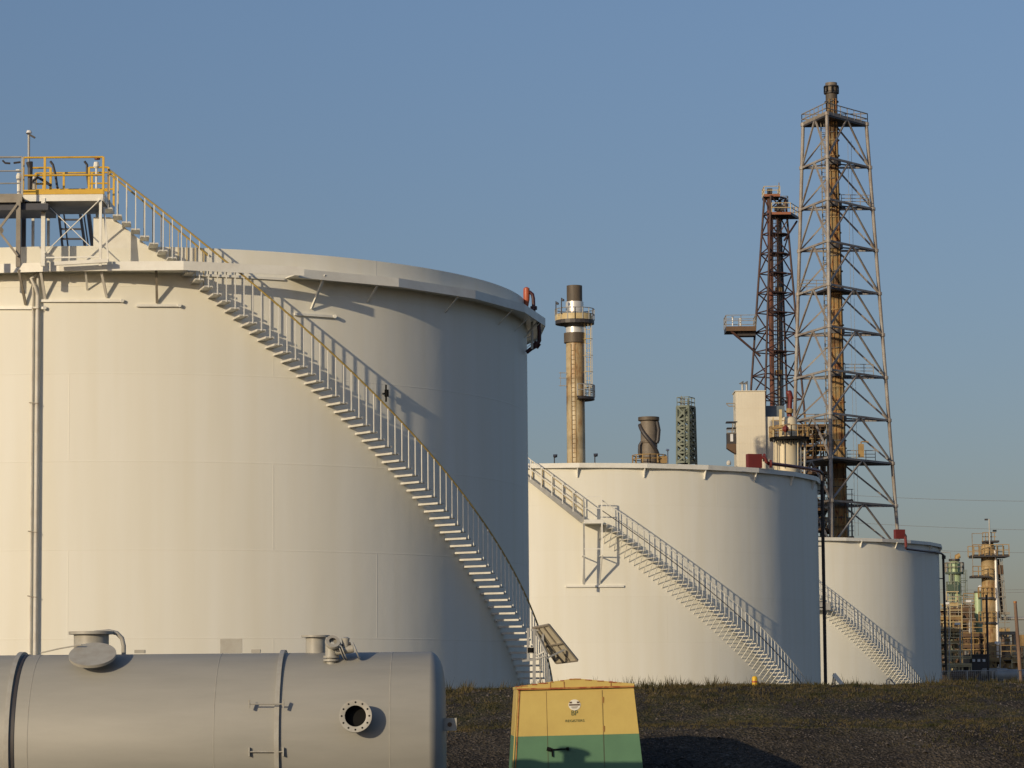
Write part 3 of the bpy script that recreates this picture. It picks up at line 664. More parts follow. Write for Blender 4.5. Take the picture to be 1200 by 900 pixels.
MB().bar(W(950, 700, 214.6), W(972, 699, 214.6), .06).build('landing_rail', M['galv'], T3)

# small stiles (step-overs) and the bollard in front of the far tanks
s1 = empty('step_stile', W(982, 803, 205), 'pale sloping step stile at the foot of the farthest tank beside the dark pipe', 'stile')
for dy in (0, .8): MB().bar(W(977, 790, 205 + dy), W(990, 806, 205 + dy), .12, .3).build('stringer', M['white'], s1)
m = MB()
for k in range(6): a = W(978 + 2 * k, 792 + 2.5 * k, 205.4); m.box(a, (.28, .8, .04))
m.build('step', M['galv'], s1)
m = MB().bar(W(977, 789, 205), W(975.5, 806, 205), .10); m.bar(W(979, 789, 205.8), W(978, 806, 205.8), .10); m.build('back_leg', M['dirtysteel'], s1)
s2 = empty('step_stile', W(1044, 803, 210), 'small dark hooped step stile at the foot of the farthest tank stair', 'stile')
m = MB().tube([W(1039, 806, 210), W(1039, 797, 210), W(1041, 795.5, 210), W(1044, 796, 210), W(1050, 804, 210)], .05, 8); m.tube([W(1042, 806, 210.6), W(1042, 798, 210.6), W(1044, 797, 210.6), W(1052, 805, 210.6)], .05, 8); m.build('hoop', M['galv'], s2)
bo = empty('bollard', (W(884.5, 806, 62.9).x, 62.9, gz(W(884.5, 806, 62.9).x, 62.9)), 'short yellow bollard with a dark band on the grass crest before the middle tank', 'bollard')
bx = W(884.5, 806, 62.9)
MB().lathe((bx.x, 62.9, 0), [(.065, bx.z - .3), (.065, bx.z + .20), (.058, bx.z + .235), (.035, bx.z + .255), (.001, bx.z + .26)], 20).build('post', M['bollard'], bo, smooth=50)
MB().lathe((bx.x, 62.9, 0), [(.066, bx.z + .115), (.069, bx.z + .117), (.069, bx.z + .15), (.066, bx.z + .152)], 20).build('band', M['orange'], bo, smooth=50)

# ------------------------------------------------------------------ solar panel rack by the foot of the near stair
sp_ = empty('solar_panel_rack', (W(632, 820, 71.5).x, 71.5, FLOOR), 'tilted solar panel seen from its cream underside beside the near stair foot', 'solar panel')
YS = 71.5
q = [W(624, 736, YS), W(643, 732, YS - .3), W(677, 774, YS + .2), W(652, 777, YS + .5)]
nrm = (q[1] - q[0]).cross(q[3] - q[0]).normalized(); 
if nrm.dot(q[0]) < 0: nrm = -nrm      # the sun side faces away from the camera
m = MB().prism([p + nrm * .012 for p in q], nrm * .02); m.build('cell_face', M['cellfront'], sp_)
m = MB().prism(q, nrm * .01); m.build('backsheet', M['cell'], sp_)
m = MB()
for a, b in zip(q, q[1:] + q[:1]): m.bar(a, b, .045, .05, nrm)
def qq(u, v): return (q[0] * (1 - u) + q[1] * u) * (1 - v) + (q[3] * (1 - u) + q[2] * u) * v - nrm * .02
for u in (.33, .66): m.bar(qq(u, 0), qq(u, 1), .03, .03, nrm)
for v in (.5,): m.bar(qq(0, v), qq(1, v), .04, .04, nrm)
m.build('panel_frame', M['dirtysteel'], sp_)
m = MB().bar(W(639, 772, YS - .2), W(661, 761.5, YS), .04); m.bar(W(627, 773, YS), W(641, 768, YS - .2), .04); m.bar(W(627, 769, YS), W(639, 763, YS - .1), .04); m.bar(qq(.1, .1), W(641, 767, YS - .2), .05); m.bar(W(622, 738, YS), W(636, 738.5, YS), .06); m.build('tilt_strut', M['galv'], sp_)
for x, y0, y1 in ((626, 737, 830), (618.8, 736, 774), (636, 737, 766)):
    MB().bar(W(x, y0, YS), W(x, y1, YS), .08 if x == 626 else .06).build('post', M['galv'], sp_)
m = MB().bar(W(612, 774.5, YS), W(627, 773, YS), .05); m.build('lower_arm', M['galv'], sp_)
MB().tube([W(622, 759, YS), W(622, 765, YS)], .09, 10).build('sensor', M['black'], sp_)
for x in (633, 641): MB().tube([W(x, 767 if x == 633 else 740, YS + .5), W(x, 812, YS + .5)], .015, 6).build('cable', M['galv'], sp_)

# ------------------------------------------------------------------ grey horizontal vessel in the foreground
YV = 43.8; RV = 1.36; zv = W(300, 765, 43.4).z - RV + .0
xe = W(455, 800, YV - RV).x                # right end of the cylindrical part
x_l = W(-170, 800, YV - RV).x
VE = empty('pressure_vessel', ((x_l + xe) / 2, YV, GZ + .01), 'long grey horizontal pressure vessel with manhole and pipe nozzles in front of the near tank', 'pressure vessel')
xh = W(502, 800, YV - RV).x
prof = [(.001, x_l - .45), (.45, x_l - .43), (.85, x_l - .34), (1.15, x_l - .2), (RV, x_l)]
prof += [(RV, xh)]
hd = .22
for k in range(1, 15):
    t = pi / 2 * k / 14; prof.append((max(.001, RV * cos(t) ** .30 if k < 14 else .001), xh + hd * sin(t) ** 1.25))
MB().lathe((0, YV, zv), prof, 96, axis='X').build('shell', M['tanker'], VE, smooth=50)
def vring(x, wd, h, mt='tankermetal', name='stiffening_ring'):
    xx = W(x, 800, YV - RV).x
    return MB().lathe((0, YV, zv), [(RV - .01, xx - wd / 2), (RV + h, xx - wd / 2), (RV + h, xx + wd / 2), (RV - .01, xx + wd / 2)], 96, axis='X').build(name, M[mt], VE, smooth=30)
for x in (8, 324): vring(x, .07, .05)
for x in (14.5, ): vring(x, .05, .012, 'dark', 'dark_band')  # plain dark ring just right of the left stiffening ring
for x in (32, 250, 456): vring(x, .012, .004, 'tankermetal', 'weld_seam')
for y in (825, 881):
    a, b = W(291, y, YV - RV - .03), W(333, y, YV - RV - .03)
    o = MB().tube([a, b], .011, 8).build('clamp_rod', M['tankermetal'], VE)
    for x in (292, 332): MB().box(W(x, y, YV - RV - .02), (.02, .06, .13)).build('clamp_lug', M['tankermetal'], VE)
def on_top(x, dang=0): return Vector((W(x, 765, YV).x, YV, zv + RV))
def bolts(m, c, R, n, r, ax, d=.02):
    for k in range(n):
        t = 2 * pi * k / n + .2
        if ax == 'Z': m.tube([c + Vector((R * cos(t), R * sin(t), -d)), c + Vector((R * cos(t), R * sin(t), d))], r, 6)
        else: m.tube([c + Vector((R * cos(t), -d, R * sin(t))), c + Vector((R * cos(t), d, R * sin(t)))], r, 6)
# manhole with its cover swung aside
cx_ = W(107, 765, YV).x; zt_ = W(107, 740, YV).z
MB().lathe((cx_, YV, 0), [(.27, zv + RV - .1), (.27, zt_ - .05), (.35, zt_ - .045), (.35, zt_), (.25, zt_), (.25, zv + RV)], 40).build('manhole_neck', M['tankermetal'], VE, smooth=30)
mrot = Matrix.Rotation(R_(-60), 3, 'X')
c = W(108.5, 768, YV - .75)
MB().lathe(c, [(.001, -.02), (.36, -.02), (.36, .025), (.001, .025)], 40, m=Matrix.Rotation(R_(30), 3, 'X')).build('manhole_cover', M['tankermetal'], VE, smooth=30)
MB().tube([W(110, 740.5, YV), W(128, 740, YV), W(137, 742, YV), W(143, 748, YV), W(145, 757, YV), W(145, 768, YV)], [.02, .035, .035, .035, .035, .035], 8).build('davit_arm', M['tankermetal'], VE, smooth=60)
MB().tube([W(48, 765, YV - .3), W(70, 760, YV - .5), W(96, 755.5, YV - .65)], .012, 6).build('cover_chain', M['tankermetal'], VE)
# open nozzle on top
cx_ = W(370, 765, YV).x; zt_ = W(370, 744.5, YV).z
MB().lathe((cx_, YV, 0), [(.155, zv + RV - .1), (.155, zt_ - .035), (.225, zt_ - .03), (.225, zt_), (.14, zt_), (.14, zv + RV)], 32).build('top_nozzle', M['tankermetal'], VE, smooth=30)
# valve cluster
yv = YV - .62; 
def V_(x, y, dy=0): return W(x, y, yv + dy)
m = MB().tube([V_(388, 784), V_(388, 770)], .075, 14); m.tube([V_(388, 775), V_(388, 772.5)], .12, 16); m.tube([V_(388, 771), V_(388, 768.5)], .12, 16); m.tube([V_(388, 770), V_(388, 756)], .09, 14)
vb = m.build('valve_body', M['tankermetal'], VE, smooth=40)
for (x, y, r, dy) in ((389.5, 754, .115, -.1),):
    MB().lathe(V_(x, y, dy), [(.03, 0), (.115, 0), (.12, .03), (.11, .06), (.06, .06)], 24, m=Matrix.Rotation(R_(55), 3, 'X') @ Matrix.Rotation(R_(12), 3, 'Y')).build('valve_flange', M['tankermetal'], vb, smooth=30)
m = MB().tube([V_(392, 764), V_(414, 760)], .06, 12); m.build('valve_pipe', M['tankermetal'], vb, smooth=40)
for x in (399, 402, 417): MB().tube([V_(x, 763), V_(x + 1, 762.6)], .14, 20).build('valve_flange', M['tankermetal'], vb, smooth=30)
MB().tube([V_(405, 758), V_(405, 752), V_(405, 748), V_(405, 746.5)], [.05, .055, .065, .03], 12).build('valve_bonnet', M['tankermetal'], vb, smooth=40)
MB().tube([V_(400, 757), V_(411, 754)], .025, 8).build('valve_lever', M['dark'], vb)
# side nozzle with bolted flange and dark bore
an = R_(9); mr = Matrix.Rotation(-an, 3, 'X'); c = W(416.5, 839, YV - RV - .24)
nz_ = MB().lathe(c, [(.165, -.5), (.165, -.045), (.245, -.045), (.245, 0), (.168, 0), (.160, -.003), (.160, -.40), (.001, -.40)], 40, m=mr @ Matrix.Rotation(R_(90), 3, 'X')).build('side_nozzle', M['tankermetal'], VE, smooth=30)
m = MB()
for k in range(12):
    t = 2 * pi * k / 12; p = c + mr @ Matrix.Rotation(R_(90), 3, 'X') @ Vector((.206 * cos(t), .206 * sin(t), 0)); m.tube([p + Vector((0, .004, 0)), p + Vector((0, -.004, 0))], .015, 8)
m.build('bolt_holes', M['black'], nz_)
MB().lathe(c, [(.159, -.03), (.158, -.16), (.001, -.165)], 32, m=mr @ Matrix.Rotation(R_(90), 3, 'X')).build('bore_shade', M['black'], nz_)  # black liner before the uncut shell: the bore's shade is its colour
# end lug
a = W(498, 849, YV - .55); m = MB().box(W(514, 849, YV - .8), (.55, .06, .19)); o = m.build('end_lug', M['tankermetal'], VE)
MB().tube([W(527, 849, YV - .84), W(527, 849, YV - .76)], .035, 10).build('lug_eye', M['brown'], o)
# plates and saddles
m = MB().box(W(271, 757, YV + .35), (.34, .03, .22)); m.build('name_plate', M['tankermetal'], VE)
MB().box(W(164, 763.5, YV), (.16, .1, .05)).build('lifting_lug', M['tankermetal'], VE); MB().box(W(300, 763, YV), (.14, .1, .05)).build('lifting_lug', M['tankermetal'], VE)
for x in (60, 400):
    xx = W(x, 800, YV).x
    m = MB(); pr = [(-1.15, GZ - zv), (1.15, GZ - zv)] + [((RV + .01) * sin(R_(a_)), -(RV + .01) * cos(R_(a_))) for a_ in range(60, -61, -10)]
    m.prism([Vector((xx - .12, YV + p_[0], zv + p_[1])) for p_ in pr], (.24, 0, 0)); m.build('saddle', M['tankermetal'], VE)

# ------------------------------------------------------------------ yellow and green hut
YH = 49.3
hc = W(678, 860, YH); HU = empty('equipment_hut', (hc.x, YH + .9, GZ), 'tapered equipment hut, yellow above and green below, with rusty roof edge', 'hut')
hut_rz = R_(1.3); tilt = R_(-.95)        # stands a little askew
sH = S(YH)
zE = W(676, 806, YH).z - GZ                # eaves height above its foot
Wt, Wb = 136 * sH / 2, 163 * sH / 2        # half widths at eaves and at foot
zg = W(676, 861.5, YH).z - GZ; Dp = 3.3
HM = Matrix.Translation((hc.x, YH, GZ)) @ Matrix.Rotation(hut_rz, 4, 'Z') @ Matrix.Rotation(tilt, 4, 'Y')
def hp(x, y, z): return HM @ Vector((x, y, z))
def wz(z): return Wb + (Wt - Wb) * z / zE
def band(z0, z1, name, mt, parent):
    pts = []
    for z in (z0, z1):
        h = wz(z); t = (Wb - h) * .6
        pts += [hp(-h, t, z), hp(h, t, z), hp(h, Dp - t, z), hp(-h, Dp - t, z)]
    return MB().add(pts, [(0, 3, 2, 1), (4, 5, 6, 7), (0, 1, 5, 4), (1, 2, 6, 5), (2, 3, 7, 6), (3, 0, 4, 7)]).build(name, M[mt], parent)
band(.06, zg, 'lower_body', 'hutgreen', HU); ub = band(zg, zE, 'upper_body', 'hutyellow', HU)
h = wz(zE) + .01; t = (Wb - h) * .6 - .03; pk = .165
prf = [(-h, zE), (h, zE), (h, zE + .05), (0, zE + pk), (-h, zE + .05)]
m = MB().prism([hp(x, t, z) for x, z in prf], HM.to_3x3() @ Vector((0, Dp - 2 * t, 0))); rf = m.build('roof', M['hutyellow'], HU)
m = MB().bar(hp(-h, t - .008, zE), hp(h, t - .008, zE), .02, .03); m.build('roof_edge_strip', M['rustred'], rf)
rr = random.Random(3)
m = MB()
for k in range(16):
    x = rr.uniform(-h, h); z = zE + .05 + (pk - .05) * (1 - abs(x) / h); m.box(hp(x, t - .003, z - .008), (rr.uniform(.03, .12), .012, rr.uniform(.012, .022)))
m.build('rust_patch', M['rustred'], rf)
for x in (-.44, -.2, .62): MB().bar(hp(x, t - .004, zE), hp(x, t - .004, zE + .11), .012).build('roof_seam', M['rustred'], rf)
def face(z): return (Wb - wz(z)) * .6
# corner strip in rust, door lines, handle
m = MB().bar(hp(-wz(.1) + .05, face(.1) - .008, .1), hp(-wz(zE) + .035, face(zE) - .008, zE), .02, .015); m.build('corner_strip', M['rustred'], HU)
m = MB().bar(hp(-wz(.1) + .0, face(.1) + .0, .1), hp(-wz(zE) + .0, face(zE) + .0, zE), .02, .02); m.build('corner_edge', M['hutyellow'], HU)
def dx(x): return W(x, 840, YH).x - hc.x
dr = MB(); 
def quadpanel(x0, x1, z0, z1, off, mt, name, parent):
    p = [hp(x0, face(z0) - off, z0), hp(x1, face(z0) - off, z0), hp(x1, face(z1) - off, z1), hp(x0, face(z1) - off, z1)]
    return MB().prism(p, HM.to_3x3() @ Vector((0, off * .9, 0))).build(name, M[mt], parent)
dlo = quadpanel(dx(644), dx(708.5), .14, zg, .006, 'hutgreen', 'door_lower', HU)
dup_ = quadpanel(dx(644), dx(708.5), zg, zE - .06, .006, 'hutyellow', 'door_upper', HU)
for x in (643.2, 709.2):
    MB().bar(hp(dx(x), face(.14) - .006, .14), hp(dx(x), face(zE) - .006, zE - .05), .005, .005).build('door_gap', M['brown'], HU)
for z in (zE - .22, zg + .10, .35): MB().tube([hp(dx(710), face(z) - .008, z - .05), hp(dx(710), face(z) - .008, z + .05)], .009, 8).build('hinge', M['rustred'], HU)
zh = W(650, 878, YH).z - GZ
m = MB().tube([hp(dx(645), face(zh) - .05, zh), hp(dx(667), face(zh) - .05, zh + .01)], .012, 8); m.tube([hp(dx(642), face(zh) - .04, zh + .02), hp(dx(647), face(zh) - .04, zh)], .035, 8); m.tube([hp(dx(648), face(zh) - .04, zh + .02), hp(dx(648.5), face(zh) - .04, zh - .12)], .014, 8); m.tube([hp(dx(665), face(zh) - .04, zh + .01), hp(dx(668), face(zh) - .04, zh + .01)], .028, 8)
m.build('door_latch', M['black'], HU)
m = MB().prism([hp(-wz(.1) - .12, .3, .62 - .3), hp(-wz(.1) + .05, .3, .58 - .3), hp(-wz(.1) + .05, .3, .50 - .3)], (0, .3, 0)); m.build('tow_plate', M['hutgreen'], HU)
# badge and lettering
zb_ = W(676, 826, YH).z - GZ; xb = dx(676)
fr = HM.to_3x3()
ftilt = math.atan2(face(zE) - face(0), zE)
rotF = HM.to_3x3() @ Matrix.Rotation(R_(90) - ftilt, 3, 'X')
def disc(x, z, rx, rz_, off, mt, name, parent, n=28):
    c = hp(x, face(z) - off, z); p = [c + rotF @ Vector((rx * cos(2 * pi * k / n), rz_ * sin(2 * pi * k / n), 0)) for k in range(n)]
    return MB().prism(p, rotF @ Vector((0, 0, -.004))).build(name, M[mt], parent)
bd = disc(xb, zb_, .105, .095, .014, 'sticker', 'badge', dup_)
m = MB()
def bq(x0, z0, x1, z1):
    c = hp(xb, face(zb_) - .017, zb_); m.prism([c + rotF @ Vector((a, b, 0)) for a, b in ((x0, z0), (x1, z0), (x1, z1), (x0, z1))], rotF @ Vector((0, 0, -.003)))
bq(-.088, .028, -.042, .058); bq(.042, .028, .088, .058); bq(-.095, -.012, .095, .014); bq(-.06, -.040, .06, -.030); bq(-.04, -.058, .04, -.050)
m.build('badge_print', M['ink2'], bd)
def text(s, x, z, h, width, mt, name, parent, off=.012):
    cu = bpy.data.curves.new(name, 'FONT'); cu.body = s; cu.size = 1; cu.align_x = 'CENTER'; cu.extrude = .002
    to = bpy.data.objects.new(name, cu); col.objects.link(to); dg = bpy.context.evaluated_depsgraph_get(); me = bpy.data.meshes.new_from_object(to.evaluated_get(dg))
    bpy.data.objects.remove(to); xs2 = [v.co.x for v in me.vertices]; ys2 = [v.co.y for v in me.vertices]
    sx, sy = width / (max(xs2) - min(xs2)), h / (max(ys2) - min(ys2)); mx_ = (max(xs2) + min(xs2)) / 2
    c = hp(x, face(z) - off, z); p0 = Vector(parent.location); q_ = parent.parent
    while q_: p0 = p0 + q_.location; q_ = q_.parent
    for v in me.vertices: v.co = c + rotF @ Vector(((v.co.x - mx_) * sx, (v.co.y - min(ys2)) * sy, v.co.z)) - p0
    me.materials.clear(); me.materials.append(M[mt]); o = bpy.data.objects.new(name, me); col.objects.link(o); o.parent = parent; return o
text('BP', xb, W(676, 838.2, YH).z - GZ, .085, .115, 'ink', 'lettering', dup_)
text('REGISTERS', xb, W(676, 846, YH).z - GZ, .042, .33, 'ink', 'lettering', dup_)
for sx_ in (-1, 1): MB().box(hp(sx_ * (Wb - .2), Dp / 2, .03), (.12, Dp, .08), hut_rz).build('skid', M['dark'], HU)
# ------------------------------------------------------------------ refinery behind the tanks
def grd(P): return Vector((P.x, P.y, FLOOR))
def ringplat(root, c, z, ri, ro, h, mt_deck, mt_rail, n=20, posts=14, a0=0, a1=2 * pi, th=.18, toe=None, r=.05, name='platform', skirt=None):
    m = MB().lathe((c.x, c.y, 0), [(ri, z - th), (ro, z - th), (ro, z), (ri, z)], n, a0=a0, a1=a1)
    d = m.build(name, M[mt_deck], root)
    m = MB()
    P = lambda a, zz: Vector((c.x + ro * sin(a), c.y - ro * cos(a), zz))
    for f in (1.0, .52):
        m.tube([P(a0 + (a1 - a0) * k / n, z + h * f) for k in range(n + 1)], r, 5)
    for k in range(posts + 1): a = a0 + (a1 - a0) * k / posts; m.bar(P(a, z), P(a, z + h), r * 2)
    m.build('guard_rail', M[mt_rail], d)
    if toe: MB().lathe((c.x, c.y, 0), [(ro + .02, z - th), (ro + .02, z + toe)], n, a0=a0, a1=a1).build('toe_band', M[skirt or mt_rail], d)
    return d
def ladder(root, p, q, wd, mt, cage=True, r=.04, side=Vector((1, 0, 0)), out=Vector((0, -1, 0)), step=.45, name='ladder'):
    m = MB(); p, q = Vector(p), Vector(q); L = (q - p).length; a = side * wd / 2
    m.bar(p - a, q - a, r * 1.6); m.bar(p + a, q + a, r * 1.6)
    for k in range(int(L / step)): c = p.lerp(q, (k + .5) * step / L); m.bar(c - a, c + a, r)
    if cage:
        for k in range(int(L / 1.6)):
            c = p.lerp(q, (k + .5) * 1.6 / L)
            m.tube([c + side * (wd * .9 * cos(t)) + out * (wd * 1.1 * sin(t)) for t in [pi * j / 6 for j in range(7)]], r * .7, 4)
        for t in (.6, 1.57, 2.5):
            o_ = side * (wd * .9 * cos(t)) + out * (wd * 1.1 * sin(t)); m.bar(p + o_, q + o_, r * .9)
    return m.build(name, M[mt], root)

# 1 --- round chimney
YC = 270; s = S(YC)
c0 = W(674.8, 600, YC); CH = empty('chimney', grd(c0), 'round tan chimney with pale yellow platform and sooty top, right of the largest tank', 'chimney')
def zc(y, x=675, Y=YC): return W(x, y, Y).z
cc = Vector((W(674.3, 450, YC).x, YC, 0))
MB().lathe(cc, [(11.0 * s, FLOOR), (10.8 * s, zc(420)), (10.6 * s, zc(391))], 40).build('stack', M['chimney'], CH, smooth=50)
MB().lathe(cc, [(10.6 * s, zc(391)), (10.6 * s, zc(354)), (9.2 * s, zc(354))], 40).build('cladding', M['shiny'], CH, smooth=50)
MB().lathe(cc, [(9.2 * s, zc(355)), (9.2 * s, zc(335)), (8.3 * s, zc(335)), (8.3 * s, zc(346)), (.01, zc(346))], 40).build('top_section', M['chimtop'], CH, smooth=50)
MB().lathe(cc, [(10.7 * s, zc(402)), (13.0 * s, zc(402)), (13.0 * s, zc(390.5)), (10.7 * s, zc(390.5))], 40).build('ring_collar', M['chimtop'], CH, smooth=50)
pl = ringplat(CH, cc, zc(376), 10.6 * s, 23 * s, 1.1, 'dark', 'galv', 24, 16, th=.35, r=.045)
MB().lathe(cc, [(23.2 * s, zc(376)), (23.2 * s, zc(369.5)), (23.0 * s, zc(369.5)), (23.0 * s, zc(376))], 24, a0=-1.35, a1=1.0).build('wind_screen', M['yellow'] if 0 else M['paleframe'], pl)
MB().lathe(cc, [(10.6 * s, zc(384)), (20 * s, zc(378.5))], 12).build('platform_support', M['dark'], pl)
ladder(CH, cc + Vector((15.2 * s, -.6, zc(466))), cc + Vector((15.2 * s, -.6, zc(372))), .5, 'paleframe', True, .045)
ladder(CH, cc + Vector((-.2 * s - .2, -11.2 * s, zc(545))), cc + Vector((-3.2 * s, -11.2 * s, zc(404))), .42, 'ochre', False, .03)
ringplat(CH, cc, zc(466), 10.6 * s, 22.5 * s, 1.15, 'greydark' if 0 else 'dark', 'galv', 12, 7, a0=R_(5), a1=R_(150), th=.25, r=.05, name='side_platform')
for x, y0 in ((651.5, 353), (658, 349)): 
    o = MB().tube([W(x, 368, YC - 1.5), W(x, y0, YC - 1.5)], .05, 6).build('lamp_post', M['dark'], CH); MB().tube([W(x + .5, y0 + 1, YC - 1.5), W(x + 2, y0 + 2.5, YC - 1.5), W(x + 2.2, y0 + 4, YC - 1.5)], [.05, .12, .10], 8).build('floodlight', M['bluedark'], o)
m = MB()
for y in (437, 443, 452): m.bar(W(655, y, YC - .5), W(664, y, YC - .5), .06)
m.bar(W(657, 436, YC - .5), W(657, 453, YC - .5), .05); m.build('sample_bracket', M['dirtysteel'], CH)
MB().tube([W(682, 537, YC), W(682.4, 543, YC)], .12, 8).build('drain', M['brown'], CH)
for x, y in ((649.6, 533), (697, 532)):
    lp = empty('lamp_post', grd(W(x, 560, 262)), 'slim dark lamp post showing above the tank rim %s the tan chimney' % ('left of' if x < 660 else 'right of'), 'lamp post')
    MB().tube([grd(W(x, 560, 262)), W(x, y, 262)], .05, 6).build('post', M['dark'], lp); MB().tube([W(x, y + 3, 262), W(x + .1, y + 1.5, 262), W(x + 2, y + 1.5, 262), W(x + 2.2, y + 3, 262)], [.1, .2, .22, .1], 8).build('floodlight', M['bluedark'], lp)

# 2 --- short fat stack with a spiral duct
YK = 288; s = S(YK); cc = Vector((W(760.5, 515, YK).x, YK, 0)); zk = lambda y: W(760, y, YK).z
SS = empty('short_stack', grd(cc), 'short stubby sooty stack with a curled dark duct above the rim of the middle tank', 'stack')
MB().lathe(cc, [(9.8 * s, FLOOR), (9.8 * s, zk(520)), (9.6 * s, zk(493))], 32).build('shell', M['greysoot'], SS, smooth=50)
MB().lathe(cc, [(9.5 * s, zk(494)), (12.5 * s, zk(493)), (12.5 * s, zk(489)), (10.5 * s, zk(489)), (10.5 * s, zk(491))], 32).build('rim', M['chimtop'], SS, smooth=30)
MB().lathe(cc, [(9.8 * s, zk(520)), (10.6 * s, zk(519.5)), (10.6 * s, zk(517.5)), (9.8 * s, zk(517))], 32).build('ring', M['chimtop'], SS, smooth=30)
MB().tube([cc + Vector((10.6 * s * sin(R_(a)), -10.6 * s * cos(R_(a)), zk(498 + (a + 80) / 150 * 36))) for a in range(-80, 71, 10)], .22, 8).build('spiral_duct', M['dark'], SS, smooth=50)
MB().tube([W(751, 537, YK - .5), W(749.3, 530, YK - .5), W(749.5, 522, YK - .5), W(752, 518, YK - .5)], .16, 8).build('side_pipe', M['dark'], SS, smooth=50)
MB().tube([W(770, 494, YK - .5), W(772, 504, YK - .5), W(771, 516, YK - .5), W(769.5, 519, YK - .5)], .2, 8).build('side_pipe', M['dark'], SS, smooth=50)
ringplat(SS, cc, zk(543.5), 9.8 * s, 20 * s, .85, 'dark', 'ochre', 20, 14, r=.05)
MB().box(W(776, 539, YK - 1), (1.0, .5, .7)).build('junction_box', M['ochre'], SS)
lp = empty('lamp_post', grd(W(783, 560, 284)), 'thin lamp post with a pale globe between the stubby stack and the green lattice tower', 'lamp post')
MB().tube([grd(W(783, 560, 284)), W(782.5, 527, 284)], .05, 6).build('post', M['galv'], lp); MB().tube([W(782.3, 528.5, 284), W(782.3, 527.2, 284), W(782.3, 526, 284)], [.12, .2, .1], 8).build('globe', M['lamp'], lp)
# lattice towers
def lattice(root, legs, zs, r, mt, style='X', ring=True, rr=None, br=None):
    """legs: list of (P_low, P_high) lines; zs: ring heights, top first; base at the ground"""
    rr = rr or r * .8; br = br or r * .7; n = len(legs)
    def at(k, z): a, b = legs[k]; t = (z - a.z) / (b.z - a.z); return a + (b - a) * t
    for k in range(n): MB().tube([at(k, FLOOR), at(k, zs[0])], r, 8).build('leg', M[mt], root, smooth=60)
    zz = list(zs) + ([FLOOR + .3] if zs[-1] > FLOOR + 4 else [])
    for i, z in enumerate(zz):
        if i < len(zs) and ring:
            for k in range(n): MB().bar(at(k, z), at((k + 1) % n, z), rr * 2, rr * 2).build('girt', M[mt], root)
        if i == 0: continue
        zu = zz[i - 1]
        for k in range(n):
            k2 = (k + 1) % n; m = MB()
            if style == 'A':
                mid = (at(k, zu) + at(k2, zu)) / 2; m.bar(mid, at(k, z), br * 2); m.bar(mid, at(k2, z), br * 2)
            elif style == 'X': m.bar(at(k, zu), at(k2, z), br * 2); m.bar(at(k2, zu) , at(k, z), br * 2)
            else:
                if i % 2: m.bar(at(k, zu), at(k2, z), br * 2)
                else: m.bar(at(k2, zu), at(k, z), br * 2)
            m.build('brace', M[mt], root)
    return at
# 3 --- green lattice tower
YG = 300; GT = empty('lattice_tower', grd(W(804, 560, YG)), 'small weathered green lattice tower above the rim of the middle tank', 'tower')
hw = lambda x, dy, y: W(x, y, YG + dy)
lg = [(hw(793.5, -.4, 543), hw(793.5, -.4, 477)), (hw(807.5, -1.0, 543), hw(807, -1.0, 477)), (hw(816, .6, 543), hw(814, .6, 477)), (hw(802, 1.2, 543), hw(801.5, 1.2, 477))]
at = lattice(GT, lg, [hw(800, 0, y).z for y in (477, 492, 502, 511, 521, 531, 542)], .13, 'greenlattice', 'X')
for y in (477, 492, 511, 531):
    z = hw(800, 0, y).z; MB().prism([at(k, z) for k in range(4)], (0, 0, .12)).build('deck', M['greendark'], GT)
for k in range(4):
    a, b = at(k, hw(800, 0, 477).z), at((k + 1) % 4, hw(800, 0, 477).z); m = MB()
    for f in (.5, 1.0): m.bar(a + Vector((0, 0, f)), b + Vector((0, 0, f)), .07)
    for q_ in (0, .5): c = a.lerp(b, q_); m.bar(c, c + Vector((0, 0, 1)), .07)
    m.build('guard_rail', M['greenlattice'], GT)
MB().bar(hw(798, 0, 543), hw(798, 0, 478), .2, .2).build('riser_duct', M['greenlattice'], GT); MB().bar(hw(811, 0, 543), hw(810.5, 0, 478), .15).build('riser_duct', M['greendark'], GT)
MB().box(hw(800, 0, 485), (1.0, .8, 1.1)).build('cabin', M['greenlattice'], GT)
for x, y in ((798.5, 464), (802, 466), (806, 468)): MB().tube([hw(x, 0, 478), hw(x, 0, y)], .05, 6).build('aerial', M['dirtysteel'], GT)
ladder(GT, hw(804, -1.1, 542), hw(804, -1.1, 478), .4, 'greenlattice', False, .05)

# 4 --- cream clad tower
YB = 300; BT = empty('clad_tower', grd(W(880, 560, YB)), 'plain cream clad tower with a dark balcony box on its left side', 'tower building')
x0_, x1_ = W(862.5, 500, YB).x, W(897, 500, YB).x; zt_ = W(880, 458.5, YB).z
m = MB().box(((x0_ + x1_) / 2, YB + 1.6, (zt_ + FLOOR) / 2), (x1_ - x0_, 3.2, zt_ - FLOOR))
m.build('cladding', M['cream'], BT)
for y in (478, 499, 519, 540): z = W(880, y, YB).z; MB().box(((x0_ + x1_) / 2, YB - .01, z), (x1_ - x0_ + .03, .03, .035)).build('sheet_joint', M['cream'], BT)
m = MB(); k = x0_ + .3
while k < x1_: m.box((k, YB - .004, (zt_ + FLOOR) / 2), (.03, .02, zt_ - FLOOR - .2)); k += .3
m.build('sheet_rib', M['cream'], BT)
m = MB().box(((x0_ + x1_) / 2, YB + 1.6, zt_ + .03), (x1_ - x0_ + .2, 3.4, .08)); m.build('roof_flashing', M['cream'], BT)
zl_ = W(900, 488, YB).z; xx1 = W(914, 500, YB).x
MB().box(((x1_ + xx1) / 2 + .01, YB + 1.8, (zl_ + FLOOR) / 2), (xx1 - x1_, 2.8, zl_ - FLOOR)).build('lower_wing', M['cream'], BT)
